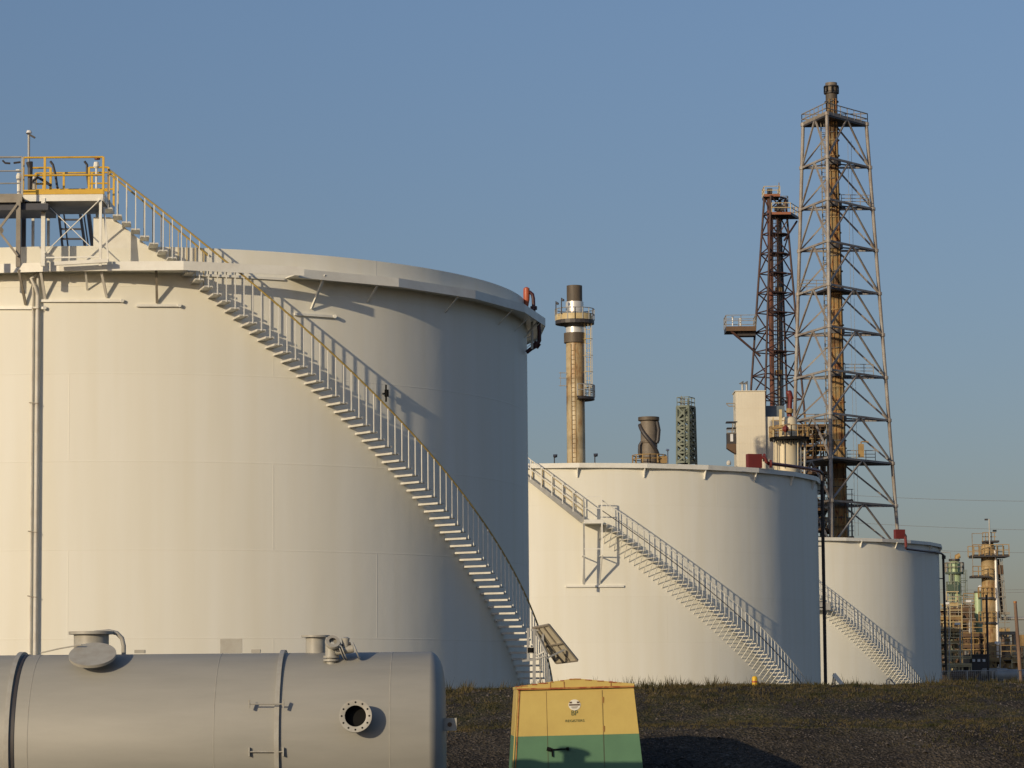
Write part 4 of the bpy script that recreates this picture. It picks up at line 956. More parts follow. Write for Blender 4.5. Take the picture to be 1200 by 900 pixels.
MB().box((W(910, 480, YB).x, YB + 2.6, W(910, 480, YB).z), (23 * S(YB), 1.4, 13.5 * S(YB))).build('blue_panel', M['blue'], BT)
m = MB().box(W(857, 502, YB + .6) + Vector((0, 0, 0)), (1.0, 1.2, .1)); m.box(W(857, 514, YB + .6), (1.0, 1.2, 1.2)); bx_ = m.build('balcony_box', M['dark'], BT)
MB().box(W(857, 495, YB + .6), (1.15, 1.3, .12)).build('balcony_roof', M['bluedark'], bx_)
m = MB().prism([W(852, 520, YB), W(862.4, 520, YB), W(862.4, 531.5, YB), W(858, 529, YB), W(852, 525, YB)], (0, 1.2, 0)); m.build('balcony_base', M['brown'], bx_)
m = MB()
for y in (504, 507.5): m.bar(W(851.5, y, YB), W(862.4, y, YB), .07)
for x in (852, 857): m.bar(W(x, 503, YB), W(x, 508, YB), .06)
m.bar(W(858.5, 496, YB), W(858.5, 508, YB), .1); m.build('guard_rail', M['dirtysteel'], bx_)
MB().box(W(857.5, 513, YB - .05), (.3, .1, .8)).build('window', M['lamp'], bx_)
m = MB().bar(W(851, 472.8, YB + .5), W(862.5, 472.8, YB + .5), .10, .1); m.bar(W(851, 473, YB + .5), W(854, 476, YB + .5), .08); m.bar(W(854, 476, YB + .5), W(862.5, 476, YB + .5), .10); m.build('hoist_arm', M['dirtysteel'], BT)
for x in (870, 875): MB().tube([W(x, 458, YB + 1), W(x, 450.5, YB + 1), W(x - 1.5, 448, YB + 1)], [.12, .12, .3], 8).build('roof_vent', M['galv'], BT)

# 5 --- stained vessel in front of it
YW = 292; s = S(YW); cc = Vector((W(921, 530, YW).x, YW, 0)); zv_ = lambda y: W(921, y, YW).z
PV = empty('process_vessel', grd(cc), 'stained cream round process vessel with a black ring platform beside the cream clad tower', 'process vessel')
MB().lathe(cc, [(14.4 * s, FLOOR), (14.4 * s, zv_(513))], 40).build('shell', M['colcream'], PV, smooth=50)
c2_ = cc + Vector((4.2 * s, 0, 0)); MB().lathe(c2_, [(10 * s, zv_(513)), (9.5 * s, zv_(492)), (7 * s, zv_(489)), (.01, zv_(488))], 32).build('upper_shell', M['colcream'], PV, smooth=50)
MB().lathe(cc + Vector((3.5 * s, -2.5 * s, 0)), [(5.5 * s, zv_(500)), (5.5 * s, zv_(491)), (.01, zv_(490))], 20).build('bright_cover', M['shiny'], PV, smooth=50)
pc = cc + Vector((4.5 * s, 0, 0))
pl = ringplat(PV, pc, zv_(513), .5, 23.5 * s, 1.15, 'black', 'ochre', 24, 20, th=.3, r=.045)
m = MB()
for k in range(-9, 10): x = 921 + 4.5 + k * 2.2; m.bar(W(x, 514, YW - 1.7), W(x, 517.5 + (k % 3), YW - 1.7), .10)
m.build('deck_hanger', M['black'], pl)
for x in (907, 910, 919, 935): MB().tube([W(x, 548, YW - 1.45), W(x, 515, YW - 1.45)], .055, 6).build('riser_pipe', M['colcream'], PV)
for x, y0 in ((906, 489), (914.6, 480)): 
    MB().bar(W(x, 512, YW - 1.6), W(x, y0, YW - 1.6), .28 if x > 910 else .12).build('yellow_frame', M['paleframe'], PV)
m = MB()
for y in (493, 500): m.bar(W(904, y, YW - 1.6), W(920, y, YW - 1.6), .08)
m.bar(W(905, 502, YW - 1.8), W(920, 500, YW - 1.8), .2); m.build('valve_frame', M['ochre'], PV)
MB().tube([W(917, 503, YW - 1.9), W(920.5, 502.5, YW - 1.9), W(924, 503, YW - 1.9)], [.18, .42, .18], 10).build('red_valve', M['red'], PV, smooth=50)
for x, mt in ((938, 'galv'), (943, 'galv')): MB().tube([W(x, 556, YW), W(x, 515, YW)], .13, 8).build('riser_pipe', M[mt], PV)
rv = empty('relief_vent', grd(W(925, 490, 298)), 'tall red vent pipe with a knobbed head behind the stained cream vessel', 'vent')
MB().tube([grd(W(925, 490, 298)), W(925.5, 482, 298), W(926, 470, 298), W(926.5, 466, 298), W(925.5, 462, 298), W(924, 459.5, 298), W(923.5, 458, 298)], [.25, .25, .22, .30, .30, .34, .2], 10).build('pipe', M['red'], rv, smooth=60)
MB().tube([W(925.2, 484, 297.5), W(925.6, 479, 297.5)], .36, 10).build('collar', M['ochre'], rv, smooth=60)

# 6 --- brown derrick flare
YD = 335; FD = empty('flare_derrick', grd(W(909, 560, YD)), 'narrow dark red brown lattice derrick with three side platforms, left of the tall steel derrick', 'flare derrick')
wq = lambda x, dy, y: W(x, y, YD + dy)
lg = [(wq(880, 0, 458), wq(895.6, 0, 232)), (wq(897, -3.2, 458), wq(903, -1.5, 240)), (wq(940.5, 0, 458), wq(921, 0, 240)), (wq(922, 3.2, 458), wq(914, 1.5, 240))]
ys_ = [232, 252, 275, 298, 321, 344, 367, 390, 413, 441, 468, 500, 535]
at2 = lattice(FD, lg, [wq(905, 0, y).z for y in ys_], .13, 'brownsteel', 'Z', rr=.065, br=.06)
MB().tube([grd(W(906, 560, YD - .5)), wq(905, -.5, 458), wq(901.5, -.5, 229)], .30, 10).build('riser_pipe', M['redpipe'], FD, smooth=60)
MB().tube([grd(W(916, 560, YD)), wq(914, 0, 458), wq(912, 0, 240)], .26, 10).build('riser_pipe', M['greysoot'], FD, smooth=60)
MB().tube([grd(W(919, 560, YD)), wq(917.5, .5, 458), wq(915, .5, 255)], .08, 6).build('steam_line', M['dark'], FD)
for y in (252, 275, 298, 321, 344, 367, 413): MB().lathe((wq(913, 0, y).x, YD, 0), [(.3, wq(913, 0, y).z), (1.0, wq(913, 0, y).z), (1.0, wq(913, 0, y).z + .1), (.3, wq(913, 0, y).z + .1)], 14).build('pipe_guide', M['brownsteel'], FD)
for y in (340, 437): MB().tube([wq(912.5, -.3, y + 3), wq(912.5, -.3, y - 3)], .45, 10).build('rusty_joint', M['ochre'], FD)
ladder(FD, wq(909, -.8, 500), wq(908, -.8, 252), .45, 'brownsteel', True, .05)
def plat(root, x0, x1, y, Y, dp, h=1.1, mt='ochre', dk='bluedark', rail='dirtysteel', th=.22, ext=None):
    a, b = W(x0, y, Y), W(x1, y, Y); z = a.z
    m = MB().prism([Vector((a.x, Y, z)), Vector((b.x, Y, z)), Vector(((ext or b.x), Y + dp, z)), Vector((a.x + .0, Y + dp, z))], (0, 0, -th)); d = m.build('platform', M[dk], root)
    MB().bar((a.x - .02, Y - .03, z - th / 2), (b.x + .02, Y - .03, z - th / 2), .05, th).build('toe_board', M[mt], d)
    m = MB(); cs = [Vector((a.x, Y, z)), Vector((b.x, Y, z)), Vector(((ext or b.x), Y + dp, z)), Vector((a.x, Y + dp, z))]
    for i in range(4):
        p, q = cs[i], cs[(i + 1) % 4]
        for f in (1, .5): m.bar(p + Vector((0, 0, h * f)), q + Vector((0, 0, h * f)), .07)
        k = max(1, int((q - p).length / 1.2))
        for j in range(k): c = p.lerp(q, j / k); m.bar(c, c + Vector((0, 0, h)), .08)
    m.build('guard_rail', M[rail], d); return d
d = plat(FD, 895.5, 914, 227.5, YD - 1.2, 2.6, .95, 'platedge', 'bluedark', 'paleframe', .3)
MB().box(wq(902, 0, 224), (.6, .5, .6)).build('flare_igniter', M['dark'], d)
d = plat(FD, 904.5, 926.5, 248.5, YD - 2.0, 3.5, 1.1, 'platedge', 'bluedark', 'paleframe', .3, ext=W(936, 258, YD + 1.5).x)
for x in (910, 917): MB().box(wq(x, -1, 244.5), (.5, .4, .6)).build('control_box', M['dark'], d)
d = plat(FD, 915.5, 923.5, 239.5, YD + .5, 1.2, 1.0, 'dirtysteel', 'dark', 'dirtysteel', .3)
MB().tube([wq(912.8, -1, 226), wq(912.8, -1, 214)], .06, 6).build('aerial', M['dirtysteel'], FD)
d = plat(FD, 851, 886, 382.5, YD - 2.0, 3.4, 1.35, 'brown', 'bluedark', 'dirtysteel', .55)
for x, y in ((858.5, 371), (867.5, 373)): MB().tube([W(x, 382, YD - 1.5), W(x, y + 2, YD - 1.5), W(x, y, YD - 1.5)], [.06, .07, .16], 8).build('lamp', M['lamp'], d)
m = MB().bar(W(852, 384, YD - 1.9), wq(891, -1.0, 417.5), .22); m.bar(W(852, 385, YD + 1.2), wq(891, 1.0, 417.5), .18); m.build('knee_brace', M['brownsteel'], FD)
MB().box(W(874, 390, YD - .5), (2.2, 1.6, .9)).build('under_box', M['dark'], d); MB().tube([W(866, 384, YD - 1.8), W(866, 388, YD - 1.8)], .12, 8).build('lamp', M['paleframe'], d)
m = MB().bar(wq(934, .5, 259), wq(919, -.5, 282), .18); m.bar(wq(924, -.5, 256), wq(913, -.5, 274), .14); m.build('knee_brace', M['brownsteel'], FD)

# 7 --- tall steel derrick flare
FT = empty('flare_tower', grd(W(983, 600, 311)), 'tallest tower, a three legged grey steel derrick around a rusty yellow pipe', 'flare tower')
lg = [(W(974.5, 620, 304.4), W(969, 130, 307)), (W(1051.5, 620, 314.3), W(1015.5, 150, 313)), (W(929, 570, 314.3), W(941, 150, 313))]
zr = []
def zleg0(y):
    a, b = lg[0]; t = (620 - y) / (620 - 130); P = a + (b - a) * t; return W(969 + 5.5 * (y - 130) / 490, y, P.y).z
ys_ = [133, 184, 233, 282, 333, 382, 433, 484, 535.5, 586.5, 640, 700, 765]
at = lattice(FT, lg, [zleg0(y) for y in ys_], .20, 'flaresteel', 'A', rr=.11, br=.085)
# joints
for z in [zleg0(y) for y in ys_]:
    for k in range(3): p = at(k, z); MB().tube([p - Vector((0, 0, .18)), p + Vector((0, 0, .18))], .30, 8).build('joint_flange', M['flaresteel'], FT)
px_b, px_t = W(984.8, 600, 311), W(974.3, 112, 310.5)
def zp(y): return W(977, y, 311).z
def pc_(z): t = (z - px_b.z) / (px_t.z - px_b.z); return px_b + (px_t - px_b) * t
pts = [pc_(FLOOR)] + [pc_(zp(y)) for y in (620, 500, 400, 300, 200, 110)]
MB().tube(pts, [.80, .78, .76, .74, .72, .66, .64], 20).build('flare_pipe', M['rust'], FT, smooth=50)
MB().tube([pc_(zp(128)), pc_(zp(108))], .66, 20).build('bare_top', M['chimtop'], FT, smooth=50)
m = MB(); p = pc_(zp(105))
MB().tube([pc_(zp(111)), pc_(zp(98.5))], .66, 20).build('flare_tip', M['greysoot'], FT, smooth=50)
for y in (103, 111): MB().tube([pc_(zp(y)), pc_(zp(y - 1))], .84, 20).build('tip_ring', M['dark'], FT, smooth=50)
m = MB()
for k in range(8): a = 2 * pi * k / 8; p, q_ = pc_(zp(111)), pc_(zp(103)); o_ = Vector((.78 * cos(a), .78 * sin(a), 0)); MB().bar(p + o_, q_ + o_, .14).build('tip_burner', M['black'], FT)
for y in ys_[1:10]:
    m = MB(); z = zleg0(y); c = pc_(z)
    m.tube([c - Vector((0, 0, .22)), c + Vector((0, 0, .22))], .92, 16)
    for k in range(3): m.bar(c, at(k, z), .14)
    m.build('pipe_guide', M['dark'], FT)
for sgn, rr_ in ((-.42, .07), (.15, .06), (.5, .08)): MB().tube([pc_(FLOOR) + Vector((sgn, -.82, 0)), pc_(zp(118)) + Vector((sgn * .8, -.72, 0))], rr_, 6).build('steam_line', M['rust'], FT)
for y in range(120, 640, 9):
    if (y * 7) % 5 < 3: MB().tube([pc_(zp(y)), pc_(zp(y + 1.2))], .80 if y < 300 else .87, 16).build('pipe_band', M['ochre'] if y % 2 else M['dark'], FT)
# top platform and two part platforms
z0 = zleg0(133); tri = [at(k, z0) for k in range(3)]; c = sum(tri, Vector()) / 3
tri = [c + (p - c) * 1.04 for p in tri]
MB().prism([p - Vector((0, 0, .0)) for p in tri], (0, 0, -.3)).build('top_deck', M['dark'], FT)
for k in range(3):
    a, b = tri[k], tri[(k + 1) % 3]; m = MB()
    for f in (.6, 1.2): m.bar(a + Vector((0, 0, f)), b + Vector((0, 0, f)), .09)
    for j in range(7): q_ = a.lerp(b, j / 6); m.bar(q_, q_ + Vector((0, 0, 1.2)), .08)
    m.bar(a + Vector((0, 0, .1)), b + Vector((0, 0, .1)), .06, .3); m.build('guard_rail', M['dirtysteel'], FT)
for y, fr_, rails in ((333, .62, 'l'), (233, .3, 'r'), (433, .3, 'r'), (535.5, .95, 'r')):
    z = zleg0(y); cc3 = pc_(z); tr = [cc3 + (at(k, z) - cc3) * fr_ for k in range(3)]
    MB().prism(tr, (0, 0, -.25)).build('part_deck', M['dark'], FT)
    a = cc3 + Vector((-4.2 if rails == 'l' else .9, .3, .1)); b = a + Vector((3.2, .4, 0)); m = MB()
    for f in (.4, .75, 1.15): m.bar(a + Vector((0, 0, f)), b + Vector((0, 0, f)), .07)
    for j in range(4): q_ = a.lerp(b, j / 3); m.bar(q_, q_ + Vector((0, 0, 1.15)), .07)
    m.build('guard_rail', M['dirtysteel'], FT)
z = zleg0(535.5)
MB().box(W(1009, 528, 309), (.6, .5, 1.4)).build('control_cabinet', M['ochre'], FT)
m = MB().tube([W(1009, 533, 309), W(1009, 518, 309), W(1010, 517.5, 309), W(1018, 518, 309)], .07, 6); m.build('goose_neck', M['ochre'], FT)
for x, xb in ((993.5, 1002), (997.5, 1006)): MB().tube([W(xb, 628, 311), W(x, 165, 311)], .022, 5).build('guide_cable', M['galv'], FT)
ladder(FT, pc_(zp(620)) + Vector((-1.1, -.3, 0)), pc_(zp(140)) + Vector((-1.0, -.3, 0)), .5, 'dirtysteel', True, .05)

def column(label, xc, half, ytop, Y, mt, plats, dome=True, name='process_column'):
    s = S(Y); c = W(xc, 720, Y); c.z = 0; z = lambda y: W(xc, y, Y).z
    r = empty(name, grd(c), label, 'process column'); h = half * s
    MB().lathe(c, [(h, FLOOR), (h, z(ytop + 4)), (h * .8, z(ytop + 1.2)), (h * .4, z(ytop)), (.001, z(ytop - .2))], 28).build('shell', M[mt], r, smooth=50)
    return r, c, z, h
# 8 --- process frames (open steel structures with their own gear)
def frame(label, x0, x1, levels, Y, dp, ncol, mt='ochre', rail='paleframe', seed=1, fill=.5, tall=None, split=True, deck='dark', top_open=True, r=.16, gear=True):
    rg = random.Random(seed); xl_, xr_ = W(x0, 700, Y).x, W(x1, 700, Y).x
    fx = empty('pipe_rack', ((xl_ + xr_) / 2, Y + dp / 2, FLOOR), label, 'steel frame')
    zs_ = [W((x0 + x1) / 2, y, Y).z for y in levels]; top = zs_[0]
    X = [xl_ + (xr_ - xl_) * k / (ncol - 1) for k in range(ncol)]
    for x in X:
        for yy in (Y, Y + dp): MB().bar((x, yy, FLOOR), (x, yy, top + (.0 if yy > Y else .0)), r).build('column', M[mt], fx)
    for i, z in enumerate(zs_):
        m = MB().box(((xl_ + xr_) / 2, Y + dp / 2, z - .1), (xr_ - xl_ + .4, dp + .3, .10)); d = m.build('deck', M[deck], fx)
        for yy in (Y - .1, Y + dp): MB().bar((xl_ - .2, yy, z - .2), (xr_ + .2, yy, z - .2), r, .3).build('beam', M[mt], d)
        m = MB(); h = 1.1
        for f in (.5, 1): m.bar((xl_ - .2, Y - .2, z + h * f), (xr_ + .2, Y - .2, z + h * f), .075)
        q_ = xl_ - .2
        while q_ < xr_ + .25: m.bar((q_, Y - .2, z), (q_, Y - .2, z + h), .08); q_ += 1.1
        m.build('guard_rail', M[rail], d)
        if not gear: continue
        zn = zs_[i + 1] if i + 1 < len(zs_) else FLOOR
        hh = z - zn
        for k in range(ncol - 1):            # gear standing on the level below
            if rg.random() > fill: continue
            a, b = X[k], X[k + 1]; cx = rg.uniform(a + .4, max(a + .5, b - .4)); kind = rg.choice(['drum', 'vert', 'box', 'pipes', 'pipes', 'xbrace'])
            mt2 = rg.choice(['brown', 'tan', 'greysoot', 'ochre', 'dirtysteel', 'dark', 'galv'])
            if kind == 'drum':
                rr_ = min(.55, hh * .25); L = min(2.2, (b - a) * .8); c = Vector((cx, Y + dp * .5, zn + rr_ + .3)); MB().box((cx, Y + dp * .8, zn + hh * .4), (.5, .4, hh * .6)).build('cabinet', M['dark'], fx)
                MB().lathe(c, [(.001, -L / 2 - .2), (rr_ * .7, -L / 2 - .12), (rr_, -L / 2), (rr_, L / 2), (rr_ * .7, L / 2 + .12), (.001, L / 2 + .2)], 16, axis='X').build('drum', M[mt2], fx, smooth=50)
            elif kind == 'vert':
                rr_ = rg.uniform(.25, .5); c = Vector((cx, Y + dp * .4, 0)); h2 = hh * rg.uniform(.6, .9)
                MB().lathe(c, [(rr_, zn + .1), (rr_, zn + h2 - .2), (rr_ * .6, zn + h2), (.001, zn + h2 + .05)], 14).build('vertical_vessel', M[mt2], fx, smooth=50)
            elif kind == 'box': MB().box((cx, Y + dp * .4, zn + hh * .3), (min(1.4, (b - a) * .6), dp * .5, hh * .55)).build('cabinet', M[mt2], fx)
            elif kind == 'xbrace': MB().bar((a, Y, zn), (b, Y, z), .12).bar((b, Y, zn), (a, Y, z), .12).build('brace', M[mt], fx)
            else:
                for q2 in range(rg.randint(2, 4)):
                    zz = zn + hh * rg.uniform(.25, .9); yy = Y + rg.uniform(-.3, dp); x2 = rg.uniform(a, b); rad = rg.uniform(.05, .14)
                    MB().tube([(xl_ - .3, yy, zz), (x2, yy, zz), (x2 + .15, yy, zz - .15), (x2 + .15, yy, zn)], rad, 7).build('pipe', M[rg.choice(['galv', 'ochre', 'tan', 'brown', 'dirtysteel', 'paleframe'])], fx, smooth=60)
    return fx
frame('dark brown process frame behind the near leg of the tall steel derrick', 938, 974, (497, 509, 520, 534, 552, 572, 595, 618), 318, 5, 5, 'brown', 'ochre', 3, .9, deck='dark')
frame('low frame of tan gear at the foot of the tall derrick behind the farthest tank', 946, 1000, (585, 606, 628), 322, 4, 6, 'dirtysteel', 'galv', 5, .9)
fr9 = frame('pale railed process frame just right of the farthest tank', 1101, 1124, (722, 736, 750, 761, 776), 262, 4, 4, 'ochre', 'paleframe', 11, .95, deck='greendark')
frame('dark crowded process frame beneath the pale green column', 1112, 1140, (712, 724, 738, 752, 770), 285, 5, 5, 'brown', 'dirtysteel', 12, .95)
frame('brown pipe frame between the green column and the broad tan column', 1128, 1153, (742, 755, 768, 784), 276, 3, 5, 'brown', 'ochre', 14, .95, r=.12)
frame('low ochre pipe rack at the foot of the broad tan column', 1158, 1186, (770, 782), 268, 4, 5, 'ochre', 'ochre', 15, 1.0)
frame('grey and brown pipe rack running off the right edge behind the wooden pole', 1180, 1232, (758, 768, 780), 292, 5, 7, 'brown', 'galv', 18, 1.0)
frame('distant grey pipe rack behind the tan column at the right', 1150, 1225, (752, 764, 778), 330, 5, 8, 'dirtysteel', 'galv', 21, .9)
frame('narrow tan stair frame with pale rails in front of the pale green column', 1111, 1121, (706, 716, 727, 738), 290, 3, 3, 'ochre', 'paleframe', 31, 1.0, r=.12)
frame('dark frame of stacked small platforms left of the short green vessel', 1131, 1143, (708, 719, 730, 741, 752), 295, 3, 3, 'brown', 'ochre', 33, 1.0, r=.12)
frame('low pale railed frame with white posts at the foot of the farthest tank', 1110, 1134, (777, 786), 256, 3, 4, 'paleframe', 'paleframe', 35, 1.0, r=.12)
frame('tan frame of short decks right behind the broad tan column', 1166, 1180, (736, 748, 760, 770), 288, 4, 3, 'tan', 'dirtysteel', 37, 1.0, r=.12)
frame('low brown frame behind the wire fence at the far right edge', 1186, 1225, (772, 783), 262, 4, 5, 'ochre', 'paleframe', 39, 1.0, r=.12)
for i, (x, y, Y, hw_, mt, lb) in enumerate(((1129, 716, 292, 1.6, 'tan', 'thin tan stack rising between the green column and the dark platforms'), (1175, 748, 280, 2.2, 'brown', 'short brown drum column just right of the broad tan column'), (1108, 716, 270, 1.8, 'ochre', 'thin ochre column beside the dark pipe of the farthest tank'), (1136, 727, 283, 1.2, 'galv', 'thin pale vent stack among the dark platforms'))):
    GC_, c_, z_, h_ = column(lb, x, hw_, y, Y, mt, None, name='small_column'); MB().lathe(c_, [(h_ * 1.3, z_(y + 6)), (h_ * 1.3, z_(y + 5))], 14).build('flange', M['dirtysteel'], GC_)
ds = empty('plant_shed', grd(W(1148, 790, 266)), 'plant shed at the foot of the process frames, its shade put in as black colour', 'shed')
m = MB().box((W(1148, 780, 266).x, 268, (W(1148, 768, 266).z + FLOOR) / 2), (23 * S(266), 4, W(1148, 768, 266).z - FLOOR)); m.build('wall', M['dark'], ds)  # shade on the shed's wall and roof is put into the dark colour
m = MB().box((W(1148, 780, 266).x, 268, W(1148, 767.5, 266).z), (24 * S(266), 4.4, .12)); m.build('roof', M['dark'], ds)
for x in (1141, 1147, 1153): MB().box((W(x, 774, 265.9).x, 265.9, W(x, 774, 265.9).z), (.25, .12, .25)).build('wall_lamp', M['lamp'], ds)
for x in (1139, 1144, 1150, 1156): MB().box((W(x, 785, 265.9).x, 265.95, FLOOR + 1.4), (.12, .1, 2.6)).build('door_post', M['dirtysteel'], ds)

# 9 --- pale green column
GC, c, z, h = column('pale green process column with a round top platform, right of the farthest tank', 1119.8, 7.0, 657, 300, 'green', None)
ringplat(GC, c, z(670.5), h, h * 1.55, 1.0, 'greendark', 'dirtysteel', 18, 10, th=.2, r=.045)
ringplat(GC, c, z(693), h, h * 1.4, 1.0, 'greendark', 'greenlattice', 12, 6, a0=R_(-110), a1=R_(10), th=.2, r=.045, name='side_platform')
MB().tube([c + Vector((0, 0, z(657.5))), c + Vector((0, 0, z(655)))], .6, 12).build('top_flange', M['dark'], GC)
MB().tube([c + Vector((.3, 0, z(656))), c + Vector((.3, 0, z(652))), c + Vector((.6, 0, z(651)))], .28, 8).build('relief_valve', M['ochre'], GC, smooth=50)
MB().tube([c + Vector((-.4, 0, z(656))), c + Vector((-.4, 0, z(647.5))), c + Vector((-1.4, 0, z(647.2)))], .05, 6).build('vent_pipe', M['galv'], GC)
ladder(GC, c + Vector((h + .2, -.3, z(725))), c + Vector((h + .2, -.3, z(668))), .5, 'greenlattice', True, .05)
for dx_, rr_ in ((-.35, .09), (-.75, .14)): MB().tube([c + Vector((h * dx_, -h * .98, FLOOR)), c + Vector((h * dx_, -h * .98, z(672)))], rr_, 8).build('riser_pipe', M['greenlattice'], GC)
MB().box(c + Vector((-h * .55, -h * .9, z(690))), (1.0, .6, .9)).build('valve_box', M['greendark'], GC)
# 10 --- broad tan column
TC, c, z, h = column('broad tan insulated process column with a wide top platform, tallest at the right edge', 1159.5, 8.3, 637, 282, 'tan', None)
zt9 = z(652); pl = MB().box(c + Vector((.1, 0, zt9)), (42 * S(282), 3.0, .25)).build('top_platform', M['dark'], TC)
for yy in (-1.5, 1.5):
    m = MB()
    for f in (.55, 1.1): m.bar(c + Vector((-1.75, yy, zt9 + f)), c + Vector((1.85, yy, zt9 + f)), .07)
    for k in range(7): m.bar(c + Vector((-1.75 + .6 * k, yy, zt9)), c + Vector((-1.75 + .6 * k, yy, zt9 + 1.1)), .08)
    m.build('guard_rail', M['ochre'], pl)
zt8 = z(676); p2 = MB().box(c + Vector((-.95, -.3, zt8)), (1.7, 2.2, .22)).build('side_platform', M['dark'], TC)
m = MB()
for f in (.5, 1.0): m.bar(c + Vector((-1.78, -1.4, zt8 + f)), c + Vector((-.1, -1.4, zt8 + f)), .07)
for k in range(4): m.bar(c + Vector((-1.78 + .55 * k, -1.4, zt8)), c + Vector((-1.78 + .55 * k, -1.4, zt8 + 1.0)), .08)
m.build('guard_rail', M['ochre'], p2)
m = MB()
for x, y in ((-1.78, -1.4),): m.bar(c + Vector((x, y, zt8)), c + Vector((x, y, z(626))), .07)
m.bar(c + Vector((-1.78, -1.4, z(626))), c + Vector((-.6, -1.4, z(626))), .07); m.build('davit', M['dirtysteel'], TC)
MB().lathe(c, [(.55, z(640)), (.6, z(635)), (.6, z(634))], 16).build('top_manway', M['dark'], TC)
m = MB()
for k in range(5): m.bar(c + Vector((-.6 + .3 * k, -.6, z(635))), c + Vector((-.6 + .3 * k, -.6, z(624.5))), .06)
for y in (624.5, 629.5): m.bar(c + Vector((-.6, -.6, z(y))), c + Vector((.75, -.6, z(y))), .07)
m.build('upper_cage', M['ochre'], TC)
MB().box(c + Vector((.3, -.3, z(635))), (1.4, 1.3, .18)).build('upper_deck', M['dark'], TC)
MB().tube([c + Vector((.05, -.9, z(640))), c + Vector((.05, -.9, z(609))), c + Vector((-.25, -.9, z(609)))], .07, 8).build('mast_pipe', M['galv'], TC)
MB().box(c + Vector((-.25, -.9, z(609.5))), (.3, .2, .16)).build('floodlight', M['dark'], TC); MB().box(c + Vector((.62, -.6, z(622.5))), (.36, .2, .16)).build('floodlight', M['black'], TC)
MB().tube([c + Vector((h * .95, -.5, FLOOR)), c + Vector((h * .95, -.5, z(645)))], .16, 10).build('overhead_line', M['shiny'], TC, smooth=50)
MB().tube([c + Vector((-h * .5, -h * .88, FLOOR)), c + Vector((-h * .5, -h * .88, z(740)))], .10, 8).build('riser_pipe', M['tan'], TC, smooth=50)
MB().lathe(c, [(h + .01, z(735.6)), (h + .05, z(735.4)), (h + .05, z(734.6)), (h + .01, z(734.4))], 28).build('insulation_band', M['ochre'], TC)
ladder(TC, c + Vector((1.35, -.2, z(728))), c + Vector((1.0, -.2, z(655))), .45, 'dirtysteel', True, .055)
MB().tube([c + Vector((.95, .2, z(716))), c + Vector((1.0, .2, z(722))), c + Vector((1.3, .2, z(725))), c + Vector((9, .2, z(725.5)))], .16, 8).build('side_line', M['galv'], TC, smooth=50)
MB().tube([c + Vector((1.05, .3, z(655))), c + Vector((1.25, .3, z(690))), c + Vector((1.3, .3, z(720)))], .14, 8).build('down_line', M['brown'], TC, smooth=50)
for y_, a0_, a1_ in ((700, -100, 20), (729, -110, 30)): ringplat(TC, c, z(y_), h, h * 1.5, 1.0, 'dark', 'ochre', 12, 5, a0=R_(a0_), a1=R_(a1_), th=.18, r=.04, name='ring_walk')
MB().box(c + Vector((1.15, -.3, z(668))), (.5, .5, .9)).build('valve_box', M['brown'], TC)
MB().box(c + Vector((1.55, -.3, z(719))), (.8, .7, .25)).build('ladder_landing', M['dirtysteel'], TC)
# 11 --- short green vessel and others
GV, c, z, h = column('short pale green vessel with a shiny white cap left of the broad tan column', 1146.6, 4.3, 693, 290, 'green', None, name='process_vessel')
GV['category'] = 'process vessel'
MB().tube([c + Vector((0, 0, z(694.5))), c + Vector((0, 0, z(693)))], .42, 12).build('top_flange', M['dark'], GV)
MB().tube([c + Vector((.2, -.3, z(692))), c + Vector((.2, -.3, z(688.5))), c + Vector((.2, -.3, z(686)))], [.1, .28, .12], 12).build('bright_cap', M['lamp'], GV, smooth=60)
# concrete portal, wooden pole, orange tank, poles
CP = empty('concrete_portal', grd(W(1182, 790, 286)), 'grey concrete portal with a brown wall between its legs at the right', 'portal frame')
MB().box(W(1181, 742, 286) + Vector((0, 0, 0)), (22 * S(286), 1.2, .32)).build('beam', M['dirtysteel'], CP)
for x in (1172, 1189): a = W(x, 743, 286); MB().box((a.x, 286, (a.z + FLOOR) / 2), (.28 if x < 1180 else .4, 1, a.z - FLOOR)).build('leg', M['dirtysteel'], CP)
a = W(1182, 757, 288); MB().box((a.x, 288, (a.z + FLOOR) / 2), (20 * S(288), .4, a.z - FLOOR)).build('wall', M['concrete'], CP)
wp = empty('wooden_pole', grd(W(1198, 805, 230)), 'leaning weathered wooden pole near the right edge', 'pole')
MB().tube([W(1198, 824, 230), W(1193.5, 760, 230), W(1189.5, 705, 230)], [.17, .155, .13], 10).build('pole', M['wood'], wp, smooth=60); MB().tube([W(1189.6, 706.5, 230), W(1189.5, 704.5, 230)], .14, 10).build('pole_cap', M['rustred'], wp)
dp_ = tag(MB().tube([W(1158.6, 824, 240), W(1156, 697, 240)], .10, 8).build('vent_pole', M['darkpipe'], loc=grd(W(1158, 800, 240))), 'thin dark vertical pole in front of the broad tan column', 'pole')
ot = empty('orange_tank', grd(W(1201, 790, 275)), 'small ochre box tank cut off by the right edge beside the wooden pole', 'tank')
a = W(1203, 744, 275); MB().box((a.x, 275, a.z - .55), (15 * S(275), 1.5, 1.1)).build('body', M['ochre'], ot)
for dx_ in (-.5, .5): MB().bar((a.x + dx_, 275, FLOOR), (a.x + dx_, 275, a.z - 1.0), .12).build('leg', M['brown'], ot)
